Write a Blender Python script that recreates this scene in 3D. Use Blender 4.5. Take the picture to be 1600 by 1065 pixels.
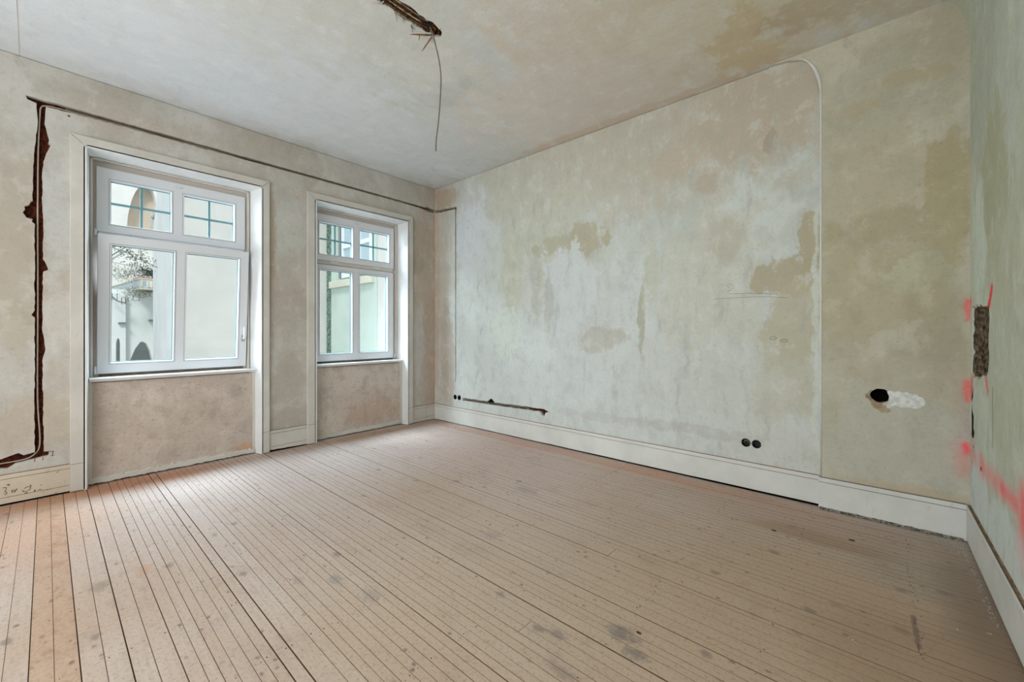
import bpy, bmesh, math, random
from mathutils import Vector, Matrix
from mathutils.geometry import tessellate_polygon
random.seed(7)
scene = bpy.context.scene
for o in list(bpy.data.objects): bpy.data.objects.remove(o)

# ------------------------------------------------------------------ camera
FPX, YAW, HY, CX, CH = 640.7, math.radians(41.39), 516.5, 799.5, 1.30
cam_d = bpy.data.cameras.new('camera'); cam = bpy.data.objects.new('camera', cam_d)
scene.collection.objects.link(cam); scene.camera = cam
cam.location = (0, 0, CH); cam.rotation_euler = (math.pi/2, 0, YAW)
cam_d.sensor_width = 36; cam_d.lens = FPX/1600*36
cam_d.shift_x = (800-CX)/1600; cam_d.shift_y = (HY-532.5)/1600
cam_d.clip_start = 0.02; cam_d.clip_end = 200

# ------------------------------------------------------------------ light
scene.view_settings.view_transform = 'Standard'
scene.view_settings.look = 'None'
scene.view_settings.gamma = 1
scene.view_settings.use_curve_mapping = False
scene.view_settings.exposure = 0.10
world = bpy.data.worlds.new('sky'); scene.world = world; world.use_nodes = True
bg = world.node_tree.nodes['Background']
bg.inputs[0].default_value = (0.86, 0.93, 1.0, 1); bg.inputs[1].default_value = 0.95

def light(name, kind, loc, target, energy, color=(1, 1, 1), size=1, size_y=None, angle=None):
    d = bpy.data.lights.new(name, kind); o = bpy.data.objects.new(name, d)
    scene.collection.objects.link(o); o.location = loc
    o.rotation_euler = (Vector(target)-Vector(loc)).to_track_quat('-Z', 'Y').to_euler()
    d.energy = energy; d.color = color
    if kind == 'AREA':
        d.shape = 'RECTANGLE'; d.size = size; d.size_y = size_y or size
    if angle: d.angle = angle
    return o
light('sun', 'SUN', (6, -4, 9), (0, 0, 1.5), 2.1, (1, 0.985, 0.96), angle=math.radians(12))
# unseen area lamps added outside, strengthening the sky's daylight through each window
light('sky_boost_above_one', 'AREA', (-6.15, 0.75, 3.75), (-3.6, 1.15, 0.6), 300, (0.76, 0.88, 1.0), 2.0, 1.2)
light('sky_boost_above_two', 'AREA', (-6.15, 2.35, 3.75), (-3.6, 2.6, 0.6), 300, (0.76, 0.88, 1.0), 2.0, 1.2)
light('sky_boost_open_side', 'AREA', (-7.0, -1.7, 2.2), (-4.6, 2.0, 1.75), 330, (0.78, 0.89, 1.0), 2.4, 2.4)
# soft fill lamp added unseen behind the camera to brighten the room
light('added_fill_rear', 'AREA', (-1.9, -1.9, 1.5), (-1.5, 3.0, 2.25), 128, (0.965, 0.985, 1.0), 4.4, 2.4)

# ------------------------------------------------------------------ pixel ruler (plane of a wall -> room coordinates)
def ray(u, v):
    s = (u-CX)/FPX; w = (HY-v)/FPX
    return Vector((-math.sin(YAW)+s*math.cos(YAW), math.cos(YAW)+s*math.sin(YAW), w))
def at(u, v, ax, val):
    d = ray(u, v); i = 'XYZ'.index(ax)
    t = (val-(CH if i == 2 else 0))/d[i]
    return d*t+Vector((0, 0, CH))

# ------------------------------------------------------------------ room measures
XW, YB, YP, XR, H = -4.85, 3.79, 3.755, 0.448, 3.384
YREAR = -2.2
PT = 0.04   # plaster thickness

# ------------------------------------------------------------------ mesh helpers
COL = scene.collection
def finish(name, bm, mat, parent=None, smooth=False, bevel=0, recalc=True, solid=None):
    if recalc: bmesh.ops.recalc_face_normals(bm, faces=bm.faces)
    me = bpy.data.meshes.new(name); bm.to_mesh(me); bm.free()
    if mat: me.materials.append(mat)
    o = bpy.data.objects.new(name, me); COL.objects.link(o)
    if smooth:
        for p in me.polygons: p.use_smooth = True
    if parent: o.parent = parent
    if bevel:
        m = o.modifiers.new('bevel', 'BEVEL'); m.width = bevel; m.segments = 2; m.limit_method = 'ANGLE'
    return o
def empty(name, loc=(0, 0, 0)):
    o = bpy.data.objects.new(name, None); COL.objects.link(o); o.location = loc
    o.empty_display_size = 0.1
    return o
def tag(o, label=None, cat=None, group=None, kind=None):
    if label: o['label'] = label
    if cat: o['category'] = cat
    if group: o['group'] = group
    if kind: o['kind'] = kind
    return o
def keep(parent, child):
    child.parent = parent
    child.matrix_parent_inverse = Matrix.Translation(-Vector(parent.location))
    return child
def box(bm, x0, x1, y0, y1, z0, z1):
    vs = [bm.verts.new((x, y, z)) for x in (x0, x1) for y in (y0, y1) for z in (z0, z1)]
    for f in ((0, 1, 3, 2), (4, 6, 7, 5), (0, 4, 5, 1), (2, 3, 7, 6), (0, 2, 6, 4), (1, 5, 7, 3)):
        bm.faces.new([vs[i] for i in f])
    return vs
def bx(*a):
    bm = bmesh.new(); box(bm, *a); return bm
def tube(bm, pts, r, n=8, taper=None):
    pts = [Vector(p) for p in pts]; rings = []
    for i, p in enumerate(pts):
        d = (pts[min(i+1, len(pts)-1)]-pts[max(i-1, 0)]).normalized()
        up = Vector((0, 0, 1)) if abs(d.z) < 0.9 else Vector((1, 0, 0))
        a = d.cross(up).normalized(); b = d.cross(a)
        rr = r*(taper[i] if taper else 1)
        rings.append([bm.verts.new(p+a*rr*math.cos(2*math.pi*k/n)+b*rr*math.sin(2*math.pi*k/n)) for k in range(n)])
    for r0, r1 in zip(rings, rings[1:]):
        for k in range(n): bm.faces.new([r0[k], r0[(k+1) % n], r1[(k+1) % n], r1[k]])
    bm.faces.new(rings[0]); bm.faces.new(rings[-1][::-1])
def spline(pts, n=8):
    pts = [Vector(p) for p in pts]; out = []
    for i in range(len(pts)-1):
        p0, p1, p2, p3 = pts[max(i-1, 0)], pts[i], pts[i+1], pts[min(i+2, len(pts)-1)]
        for k in range(n):
            t = k/n
            out.append(0.5*((2*p1)+(-p0+p2)*t+(2*p0-5*p1+4*p2-p3)*t*t+(-p0+3*p1-3*p2+p3)*t**3))
    out.append(pts[-1]); return out
def layer(bm, outer, holes, fn, d0, d1):
    """flat slab with holes: outlines in (a,b); fn(a,b,d) gives the 3-D point"""
    loops = [[Vector((a, b, 0)) for a, b in outer]]+[[Vector((a, b, 0)) for a, b in h] for h in holes]
    tris = tessellate_polygon(loops); flat = [p for l in loops for p in l]
    F = [bm.verts.new(fn(p.x, p.y, d0)) for p in flat]; B = [bm.verts.new(fn(p.x, p.y, d1)) for p in flat]
    for t in tris:
        if len(set(t)) < 3: continue
        try: bm.faces.new([F[i] for i in t]); bm.faces.new([B[i] for i in reversed(t)])
        except ValueError: pass
    k = 0
    for l in loops:
        n = len(l)
        for i in range(n):
            j = (i+1) % n
            bm.faces.new([F[k+i], F[k+j], B[k+j], B[k+i]])
        k += n
def jag(pts, step=0.02, amp=0.003, seed=1):
    rnd = random.Random(seed); out = []
    n = len(pts)
    for i in range(n):
        p, q = Vector(pts[i]), Vector(pts[(i+1) % n]); L = (q-p).length; m = max(1, int(L/step))
        nrm = Vector((-(q-p).y, (q-p).x)).normalized() if L > 0 else Vector((0, 0))
        for k in range(m):
            w = p.lerp(q, k/m)
            w = w+nrm*rnd.uniform(-amp, amp)+(q-p).normalized()*rnd.uniform(-.3, .3)*step*(0 if k == 0 else 1)
            out.append((w.x, w.y))
    return out
def circle2(a, b, ra, rb=None, n=24, jit=0, seed=0):
    rb = rb or ra; rnd = random.Random(seed)
    return [(a+ra*(1+rnd.uniform(-jit, jit))*math.cos(2*math.pi*k/n), b+rb*(1+rnd.uniform(-jit, jit))*math.sin(2*math.pi*k/n)) for k in range(n)]

# ------------------------------------------------------------------ materials
def lin(c):
    return tuple(((x/255)/12.92 if x/255 <= .04045 else ((x/255+.055)/1.055)**2.4) for x in c)
def C(r, g, b, k=1.0):
    return tuple(min(.92, v*k) for v in lin((r, g, b)))+(1,)
class NT:
    def __init__(s, name):
        s.m = bpy.data.materials.new(name); s.m.use_nodes = True
        s.t = s.m.node_tree; s.n = s.t.nodes; s.b = s.n['Principled BSDF']
        s.b.inputs['Roughness'].default_value = 0.85
        s.b.inputs['Specular IOR Level'].default_value = 0.25
    def add(s, kind, **kw):
        n = s.n.new(kind)
        for k, v in kw.items(): setattr(n, k, v)
        return n
    def put(s, sock, v):
        if isinstance(v, bpy.types.NodeSocket): s.t.links.new(v, sock)
        else: sock.default_value = v
    def vm(s, op, a, b=None, scale=None):
        n = s.add('ShaderNodeVectorMath', operation=op); s.put(n.inputs[0], a)
        if b is not None: s.put(n.inputs[1], b)
        if scale is not None: s.put(n.inputs['Scale'], scale)
        return n.outputs['Value'] if op in ('LENGTH', 'DOT_PRODUCT') else n.outputs['Vector']
    def ma(s, op, a, b=0.0, clamp=False):
        n = s.add('ShaderNodeMath', operation=op, use_clamp=clamp); s.put(n.inputs[0], a); s.put(n.inputs[1], b)
        return n.outputs[0]
    def mr(s, v, a, b, c=0.0, d=1.0, smooth=True):
        n = s.add('ShaderNodeMapRange', interpolation_type='SMOOTHSTEP' if smooth else 'LINEAR')
        s.put(n.inputs[0], v)
        for i, x in zip((1, 2, 3, 4), (a, b, c, d)): n.inputs[i].default_value = x
        return n.outputs[0]
    def mix(s, f, a, b, mode='MIX'):
        n = s.add('ShaderNodeMix', data_type='RGBA', blend_type=mode)
        s.put(n.inputs[0], f); s.put(n.inputs[6], a); s.put(n.inputs[7], b)
        return n.outputs[2]
    def noise(s, vec, scale, detail=3, rough=.55, dist=0, color=False):
        n = s.add('ShaderNodeTexNoise'); s.put(n.inputs['Vector'], vec)
        n.inputs['Scale'].default_value = scale; n.inputs['Detail'].default_value = detail
        n.inputs['Roughness'].default_value = rough; n.inputs['Distortion'].default_value = dist
        return n.outputs['Color'] if color else n.outputs['Fac']
    def scl(s, vec, v):
        return s.vm('MULTIPLY', vec, v)
    def pos2(s, ax):
        g = s.add('ShaderNodeNewGeometry').outputs['Position']
        sp = s.add('ShaderNodeSeparateXYZ'); s.put(sp.inputs[0], g)
        cb = s.add('ShaderNodeCombineXYZ')
        s.put(cb.inputs[0], sp.outputs[ax[0]]); s.put(cb.inputs[1], sp.outputs[ax[1]])
        return cb.outputs[0]
    def bump(s, h, strength=.3, dist=.01):
        n = s.add('ShaderNodeBump'); n.inputs['Strength'].default_value = strength; n.inputs['Distance'].default_value = dist
        s.put(n.inputs['Height'], h); s.put(s.b.inputs['Normal'], n.outputs[0])
    def warp(s, P, amp, scale, detail=4):
        c = s.noise(P, scale, detail, .6, color=True)
        return s.vm('ADD', P, s.vm('MULTIPLY', s.vm('SUBTRACT', c, (.5, .5, .5)), (amp, amp, 0)))
    def blob(s, W, a, b, ra, rb, soft, rag=None):
        d = s.vm('LENGTH', s.scl(s.vm('SUBTRACT', W, (a, b, 0)), (1/ra, 1/rb, 0)))
        if rag is not None: d = s.ma('ADD', d, rag)
        return s.mr(d, 1+soft, 1-soft)
    def seg(s, W, A, B, r, soft):
        ba = Vector((B[0]-A[0], B[1]-A[1], 0)); L2 = ba.dot(ba)
        pa = s.vm('SUBTRACT', W, (A[0], A[1], 0))
        h = s.ma('MULTIPLY', s.vm('DOT_PRODUCT', pa, tuple(ba)), 1/L2, clamp=True)
        q = s.vm('SCALE', tuple(ba), scale=h)
        d = s.vm('LENGTH', s.vm('SUBTRACT', pa, q))
        return s.mr(d, r*(1+soft), r*(1-soft))
def plain(name, col, rough=.6, spec=.3, metal=0, nscale=0, namp=.15, bump=0):
    t = NT(name); t.b.inputs['Roughness'].default_value = rough
    t.b.inputs['Specular IOR Level'].default_value = spec; t.b.inputs['Metallic'].default_value = metal
    if nscale:
        g = t.add('ShaderNodeNewGeometry').outputs['Position']
        n = t.noise(g, nscale, 4)
        c2 = tuple(v*(1-namp*2) for v in col[:3])+(1,)
        t.put(t.b.inputs['Base Color'], t.mix(t.mr(n, .35, .65), c2, col))
        if bump: t.bump(n, bump, .01)
    else: t.b.inputs['Base Color'].default_value = col
    return t.m

K = 1.0     # photo tone -> albedo factor for the room's plaster
def plaster(name, ax, base, alt, patches=(), sprays=(), streak=0.5, speck=.5, k=1.28, vert=True, mott=2.2):
    """patches: (a, b, ra, rb, (r,g,b), strength, softness[, fine warp])"""
    t = NT(name); P = t.pos2(ax)
    W = t.warp(P, .28, 2.6); W2 = t.warp(P, .12, 5.5, 6)
    r1 = t.noise(t.scl(P, (1.25, .8, 1)), 4.2, 7, .68); rag = t.ma('MULTIPLY', t.ma('SUBTRACT', r1, .52), 2.6)
    n1 = t.noise(W, mott*.42, 5, .6)
    col = t.mix(t.mr(n1, .40, .60), C(*base, k), C(*alt, k))
    # trowel-like patches of skim coat, with rather crisp borders
    n2 = t.noise(t.scl(W2, (1.0, .7, 1)), 1.6, 2, .4)
    col = t.mix(t.ma('MULTIPLY', t.mr(n2, .52, .56), .50), col, C(*[min(255, c+13) for c in base], k))
    n3 = t.noise(t.vm('ADD', t.scl(W2, (.9, .8, 1)), (7.3, 2.1, 0)), 1.9, 3, .5)
    col = t.mix(t.ma('MULTIPLY', t.mr(n3, .57, .60), .35), col, C(*[c-14 for c in alt], k))
    for p in patches:
        a, b, ra, rb, c, st, soft = p[:7]
        m = t.blob(W2 if (len(p) < 8 or p[7] == 0) else W, a, b, ra, rb, soft*.7, rag)
        col = t.mix(t.ma('MULTIPLY', m, st), col, C(*c, k))
    if streak:
        sv = (5, 1.1, 1) if vert else (1.2, 5, 1)
        n4 = t.noise(t.scl(W2, sv), 2.2, 5, .65)
        col = t.mix(t.ma('MULTIPLY', t.mr(n4, .52, .75), streak), col, C(*[c-18 for c in alt], k))
        n4b = t.noise(t.vm('ADD', t.scl(W2, sv), (3.1, 9.7, 0)), 1.7, 5, .65)
        col = t.mix(t.ma('MULTIPLY', t.mr(n4b, .55, .75), streak*.7), col, C(*[min(255, c+14) for c in base], k))
    # fine grime and pits
    n9 = t.noise(t.scl(W2, (1, .75, 1)), 6.5, 8, .72)
    col = t.mix(t.ma('MULTIPLY', t.mr(n9, .50, .62), .44*speck+.02), col, C(*[c-24 for c in alt], k))
    col = t.mix(t.ma('MULTIPLY', t.mr(n9, .47, .37), .42), col, C(*[min(255, c+12) for c in base], k))
    n5 = t.noise(P, 38, 6, .7)
    col = t.mix(t.ma('MULTIPLY', t.mr(n5, .53, .68), .52*speck), col, C(*[c-45 for c in alt], k))
    gate = t.mr(t.noise(P, 2.3, 2), .50, .62)
    vo = t.add('ShaderNodeTexVoronoi'); t.put(vo.inputs['Vector'], t.warp(P, .02, 30)); vo.inputs['Scale'].default_value = 9
    col = t.mix(t.ma('MULTIPLY', t.ma('MULTIPLY', t.mr(vo.outputs['Distance'], .055, .03), gate), .75*speck), col, C(75, 65, 55))
    for (A, B, r, soft, st, c) in sprays:
        m = t.seg(t.warp(t.warp(P, .05, 7), .02, 22), A, B, r, soft)
        g = t.mr(t.noise(P, 140, 2), .25, .6, .55, 1)
        col = t.mix(t.ma('MULTIPLY', t.ma('MULTIPLY', m, st), g), col, C(*c))
    t.put(t.b.inputs['Base Color'], col)
    hh = t.ma('ADD', t.ma('MULTIPLY', t.noise(P, 70, 2), .14), t.noise(t.scl(P, (1, .7, 1)), 7, 4, .65))
    t.bump(hh, .35, .012)
    t.b.inputs['Roughness'].default_value = .9
    return t.m
def wpatch(ax, val, items):
    """pixel ellipses on a wall plane -> patches in the wall's own coordinates"""
    out = []
    for (u, v, du, dv, c, st, soft, *w) in items:
        o = at(u, v, ax, val); p = at(u+du, v, ax, val); q = at(u, v+dv, ax, val)
        i = 0 if ax == 'Y' else 1
        ra = (abs(at(u+du, v, ax, val)[i]-o[i])+abs(at(u-du, v, ax, val)[i]-o[i]))/2
        out.append((o[i], o[2], ra, abs(q[2]-o[2]), c, st, soft, *w))
    return out
RED = (255, 70, 85)
M = {}
M['wall_window'] = plaster('window_wall_plaster', (1, 2), (174, 171, 165), (166, 159, 150), wpatch('X', XW, [
    (20, 430, 45, 190, (158, 148, 134), .7, .5, 1), (88, 200, 45, 40, (178, 176, 170), .8, .3), (90, 330, 22, 90, (175, 175, 172), .8, .35),
    (30, 560, 40, 60, (176, 174, 170), .6, .3), (30, 520, 25, 35, (160, 150, 130), .5, .4), (60, 660, 70, 40, (165, 150, 130), .5, .4),
    (250, 200, 120, 20, (168, 160, 150), .8, .5, 1), (450, 360, 24, 45, (174, 174, 168), .9, .3), (440, 450, 22, 50, (160, 150, 140), .5, .5),
    (450, 600, 26, 60, (156, 146, 136), .6, .5), (425, 370, 6, 60, (158, 140, 118), .6, .4), (540, 320, 60, 12, (172, 160, 148), .6, .4),
    (662, 450, 14, 120, (168, 152, 134), .7, .5), (681, 430, 3.5, 200, (172, 140, 114), .55, .8), (655, 415, 12, 14, (150, 140, 128), .6, .4),
    (655, 530, 8, 50, (176, 174, 172), .7, .3), (676, 600, 8, 50, (172, 142, 116), .5, .7)]),
    streak=.35, k=1.30)
M['wall_back'] = plaster('back_wall_plaster', (0, 2), (182, 188, 185), (176, 180, 173), wpatch('Y', YB, [
    (1000, 190, 330, 130, (176, 170, 157), .85, .6, 1), (1180, 170, 110, 80, (172, 162, 146), .8, .5, 1), (1060, 250, 40, 22, (178, 164, 148), .6, .25),
    (800, 400, 110, 130, (184, 187, 172), .55, .6, 1), (900, 560, 300, 130, (186, 191, 190), .75, .5, 1),
    (740, 380, 28, 70, (196, 202, 208), .9, .6), (760, 500, 50, 120, (188, 195, 192), .7, .5),  # cool patch near the corner paints the window's glow into the plaster
    (880, 383, 55, 15, (166, 165, 146), .85, .18), (915, 375, 26, 30, (166, 160, 138), .85, .2), (800, 440, 14, 70, (176, 179, 158), .6, .4),
    (880, 455, 48, 62, (188, 194, 194), .95, .10), (840, 450, 10, 45, (168, 170, 158), .6, .4), (857, 470, 7, 45, (164, 166, 158), .6, .4),
    (790, 520, 24, 34, (190, 198, 190), .85, .10), (838, 545, 26, 24, (192, 198, 196), .8, .12), (1003, 500, 6, 55, (156, 158, 136), .8, .25),
    (1016, 430, 14, 50, (172, 174, 154), .6, .4), (935, 530, 34, 20, (170, 166, 156), .7, .2), (1075, 520, 8, 30, (166, 170, 158), .6, .3),
    (1110, 450, 80, 110, (184, 184, 172), .7, .35, 1), (1265, 385, 18, 55, (162, 152, 126), .85, .2), (1228, 432, 48, 32, (163, 153, 128), .85, .15),
    (1245, 500, 45, 60, (172, 165, 142), .75, .25), (1230, 580, 50, 70, (172, 168, 148), .7, .3), (1130, 590, 60, 60, (184, 187, 182), .8, .2),
    (1215, 700, 80, 50, (186, 188, 182), .8, .3), (1275, 560, 5, 230, (190, 196, 186), .8, .5), (1210, 620, 30, 40, (182, 182, 172), .8, .15),
    (1105, 285, 14, 14, (174, 163, 148), .7, .15), (1205, 220, 10, 18, (160, 146, 130), .8, .12), (1130, 380, 25, 30, (170, 164, 148), .5, .4),
    (1080, 670, 90, 9, (168, 168, 164), .55, .4), (960, 655, 90, 7, (170, 172, 168), .5, .4),
    (690, 430, 14, 250, (178, 166, 154), .6, .6), (682, 440, 3.5, 200, (178, 144, 116), .5, .8), (700, 560, 10, 80, (162, 148, 134), .6, .4),
    (692, 310, 20, 14, (162, 142, 122), .8, .5)]), streak=.62, k=1.26)
M['wall_slab'] = plaster('chimney_wall_plaster', (0, 2), (168, 165, 150), (163, 158, 140), wpatch('Y', YP, [
    (1380, 150, 90, 60, (160, 158, 142), .7, .5, 1), (1370, 290, 80, 90, (166, 160, 140), .9, .25, 1), (1485, 300, 38, 110, (154, 145, 116), .85, .22),
    (1400, 350, 105, 26, (154, 147, 122), .8, .25), (1360, 450, 110, 70, (160, 152, 128), .7, .4, 1), (1430, 423, 44, 24, (172, 172, 150), .8, .10),
    (1418, 445, 34, 16, (168, 166, 146), .6, .14), (1395, 532, 28, 13, (172, 172, 156), .7, .2), (1460, 480, 45, 80, (152, 148, 124), .6, .5),
    (1420, 600, 90, 40, (158, 152, 134), .6, .5), (1400, 700, 110, 90, (166, 166, 154), .85, .4, 1), (1420, 770, 100, 12, (168, 150, 122), .6, .5),
    (1345, 170, 40, 12, (164, 150, 122), .5, .4), (1420, 120, 60, 12, (160, 150, 124), .7, .4), (1420, 580, 30, 20, (166, 162, 148), .6, .25),
    (1368, 630, 9, 10, (134, 112, 84), .9, .35), (1360, 619, 4, 8, (120, 102, 78), .9, .35),
    (1380, 640, 10, 6, (140, 120, 92), .7, .3), (1503, 690, 9, 60, (170, 150, 146), .5, .5)]),
    sprays=[((at(1511, 470, 'Y', YP)[0], at(1511, 470, 'Y', YP)[2]), (at(1511, 500, 'Y', YP)[0], at(1511, 500, 'Y', YP)[2]), .011, .98, .6, RED),
            ((at(1511, 600, 'Y', YP)[0], at(1511, 596, 'Y', YP)[2]), (at(1512, 625, 'Y', YP)[0], at(1512, 625, 'Y', YP)[2]), .016, .98, .6, RED),
            ((at(1510, 698, 'Y', YP)[0], at(1510, 696, 'Y', YP)[2]), (at(1511, 704, 'Y', YP)[0], at(1511, 704, 'Y', YP)[2]), .019, .95, .85, RED),
            ((at(1504, 700, 'Y', YP)[0], at(1504, 700, 'Y', YP)[2]), (at(1506, 735, 'Y', YP)[0], at(1506, 735, 'Y', YP)[2]), .045, 1, .30, (235, 120, 125))],
    streak=.3, k=1.33, vert=True)
def rw(u, v):
    p = at(u, v, 'X', XR); return (p[1], p[2])
M['wall_right'] = plaster('right_wall_plaster', (1, 2), (176, 184, 172), (168, 174, 158), wpatch('X', XR, [
    (1545, 130, 30, 150, (164, 172, 162), .7, .5, 1), (1580, 130, 26, 90, (172, 180, 172), .8, .2), (1550, 280, 20, 110, (158, 160, 132), .8, .3),
    (1570, 420, 30, 100, (168, 172, 152), .7, .4, 1), (1530, 380, 9, 90, (188, 200, 190), .85, .25), (1520, 520, 6, 200, (184, 192, 182), .7, .4),
    (1580, 650, 30, 120, (172, 176, 160), .7, .4, 1), (1530, 790, 16, 70, (188, 198, 198), .9, .3), (1570, 860, 40, 60, (186, 196, 194), .9, .3)]),
    sprays=[(rw(1550, 450), rw(1546, 475), .022, .6, 1.0, (255, 40, 60)), (rw(1546, 475), rw(1541, 486), .018, .6, .9, (255, 40, 60)),
            (rw(1541, 592), rw(1543, 612), .022, .9, .8, (255, 50, 70)), (rw(1519, 592), rw(1516, 618), .03, .9, .8, RED),
            (rw(1517, 470), rw(1516, 480), .03, .9, .8, RED),
            (rw(1518, 706), rw(1534, 728), .06, .95, .38, (250, 130, 135)), (rw(1534, 728), rw(1566, 764), .045, .95, .55, (250, 105, 115)),
            (rw(1566, 764), rw(1588, 788), .036, .95, .72, (250, 100, 112)), (rw(1601, 792), rw(1601, 812), .075, .95, .85, RED),
            (rw(1600, 800), rw(1599, 850), .10, 1, .35, (245, 120, 125))],
    streak=.6, k=1.30)
# ceiling in X,Y
M['ceiling'] = plaster('ceiling_plaster', (0, 1), (182, 186, 186), (176, 178, 174), [
    (-3.9, .8, 1.0, 1.6, (184, 190, 196), .75, .5, 1), (-3.9, 2.6, .9, 1.1, (186, 190, 192), .6, .5, 1), (-2.3, 1.0, 1.0, .9, (180, 180, 174), .6, .5, 1),  # bluish light of the windows painted into the ceiling tone beside them
    (-1.6, 3.2, 1.5, .9, (188, 181, 172), .8, .4, 1), (-1.2, 2.2, .8, .7, (184, 177, 166), .8, .3, 1), (-.4, 2.6, .9, 1.3, (182, 175, 160), .9, .5, 1),
    (-.72, 3.3, .22, .5, (176, 162, 124), .6, .25), (-1.0, 2.9, .30, .25, (186, 182, 168), .8, .12), (-.1, 3.3, .5, .18, (166, 152, 130), .8, .3),
    (0.0, 2.6, .35, 1.0, (176, 170, 154), .7, .5, 1), (-1.9, 3.74, 1.4, .07, (180, 164, 148), .7, .5), (-2.6, 2.0, .35, .25, (186, 186, 180), .6, .12)],
    streak=.22, speck=.22, k=1.42, vert=False, mott=1.6)
M['parapet'] = plaster('parapet_plaster', (1, 2), (170, 159, 150), (161, 150, 141), wpatch('X', -4.93, [
    (260, 660, 110, 40, (162, 148, 136), .6, .6, 1), (385, 700, 14, 10, (170, 134, 104), .7, .4), (270, 600, 110, 12, (160, 146, 138), .5, .5),
    (560, 590, 60, 14, (174, 164, 156), .8, .3), (590, 640, 40, 16, (164, 144, 130), .8, .3), (515, 660, 18, 18, (178, 170, 160), .8, .25)]),
    streak=.12, speck=1.0, k=1.46)
def painted(name, base, k=1.3, wear=.5, dirt=(150, 130, 105)):
    t = NT(name); g = t.add('ShaderNodeNewGeometry').outputs['Position']
    n = t.noise(g, 3.0, 4); col = t.mix(t.mr(n, .35, .65), C(*base, k), C(*[c-10 for c in base], k))
    n2 = t.noise(t.scl(g, (1, 1, .3)), 22, 6, .7)
    col = t.mix(t.ma('MULTIPLY', t.mr(n2, .60, .78), wear), col, C(*dirt, k))
    t.put(t.b.inputs['Base Color'], col); t.bump(t.noise(g, 30, 4), .12, .006)
    t.b.inputs['Roughness'].default_value = .5
    return t.m
M['casing'] = painted('casing_paint', (188, 184, 177), 1.28, .35)
M['reveal'] = painted('reveal_paint', (214, 216, 216), 1.2, .1)
M['skirting'] = painted('skirting_paint', (196, 198, 194), 1.28, .35)
M['skirting_warm'] = painted('skirting_paint_aged', (190, 180, 164), 1.25, .7, (150, 115, 80))
M['upvc'] = plain('window_white', C(206, 209, 214, 1.15), .32, .45)
M['frame_shaded'] = plain('old_shaded_frame', C(186, 178, 172, 1.1), .5, .3)  # old frame paint, darkened to imitate the shade of the recess
M['teal'] = plain('teal_muntin', C(104, 148, 158), .5, .3)
M['seal'] = plain('dark_seal', C(60, 62, 64), .7)
M['rusty_brown'] = plain('rusty_groove', C(150, 96, 66), .9, .1, nscale=30)  # rust-brown colour of joint lines, grooves and small marks
M['groove'] = plain('grey_groove', C(118, 108, 98), .9, .1, nscale=20)
M['brick_core'] = plain('chased_brick', C(92, 46, 34), .95, .1, nscale=45, namp=.35, bump=.8)
M['grime'] = plain('rubble_dust', C(150, 146, 136), .95, .1, nscale=60, namp=.4, bump=1)
M['black'] = plain('black_plastic', C(30, 30, 32), .6, .3)
M['crack'] = plain('crack_dark', C(62, 54, 46), .95, .05, nscale=60, namp=.4)
M['void'] = plain('dark_hollow', C(14, 12, 11), .95, 0)
M['cable'] = plain('grey_cable_sheath', C(176, 166, 146), .5, .3)
M['cable_dark'] = plain('brown_cable_sheath', C(116, 104, 88), .5, .3)
M['copper'] = plain('copper_core', C(200, 130, 90), .35, .5, 1)
M['steel'] = plain('zinc_screw', C(190, 190, 186), .35, .5, .8)
M['filler'] = plain('white_filler', C(206, 209, 205, 1.25), .9, .1, nscale=35, namp=.12, bump=.5)
M['pencil'] = plain('pencil_line', C(98, 96, 100), .9, .1)
M['peel'] = plain('peeled_paint', C(92, 62, 42), .9, .1)
M['barewood'] = plain('bare_wood', C(150, 118, 84, 1.2), .85, .15, nscale=26, namp=.3, bump=.4)
M['reed'] = plain('pale_reed', C(206, 190, 168, 1.3), .85, .15, nscale=40, namp=.4)
M['lath'] = plain('old_lath', C(150, 120, 90), .9, .1, nscale=50, namp=.4, bump=.5)
M['lath_dark'] = plain('dark_lath', C(96, 66, 44), .9, .1, nscale=50, namp=.4, bump=.5)
M['splinter'] = plain('splinter_wood', C(150, 104, 70), .8, .2, nscale=60, namp=.3)
M['subfloor'] = plain('dark_subfloor', C(58, 40, 30), .95, .05)
M['rubble'] = plain('rubble_mortar', C(122, 108, 88), .95, .1, nscale=28, namp=.42, bump=1)
M['crumb'] = plain('plaster_crumb', C(190, 186, 178), .9, .1)
M['handle'] = plain('white_handle', C(232, 234, 236), .3, .5)
# glass
t = NT('clear_glass'); t.n.remove(t.b)
tr = t.add('ShaderNodeBsdfTransparent'); tr.inputs[0].default_value = (.96, .985, .975, 1)
gl = t.add('ShaderNodeBsdfGlossy'); gl.inputs['Roughness'].default_value = .02
mx = t.add('ShaderNodeMixShader'); mx.inputs[0].default_value = .05
t.t.links.new(tr.outputs[0], mx.inputs[1]); t.t.links.new(gl.outputs[0], mx.inputs[2])
t.t.links.new(mx.outputs[0], t.n['Material Output'].inputs[0]); M['glass'] = t.m
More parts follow.
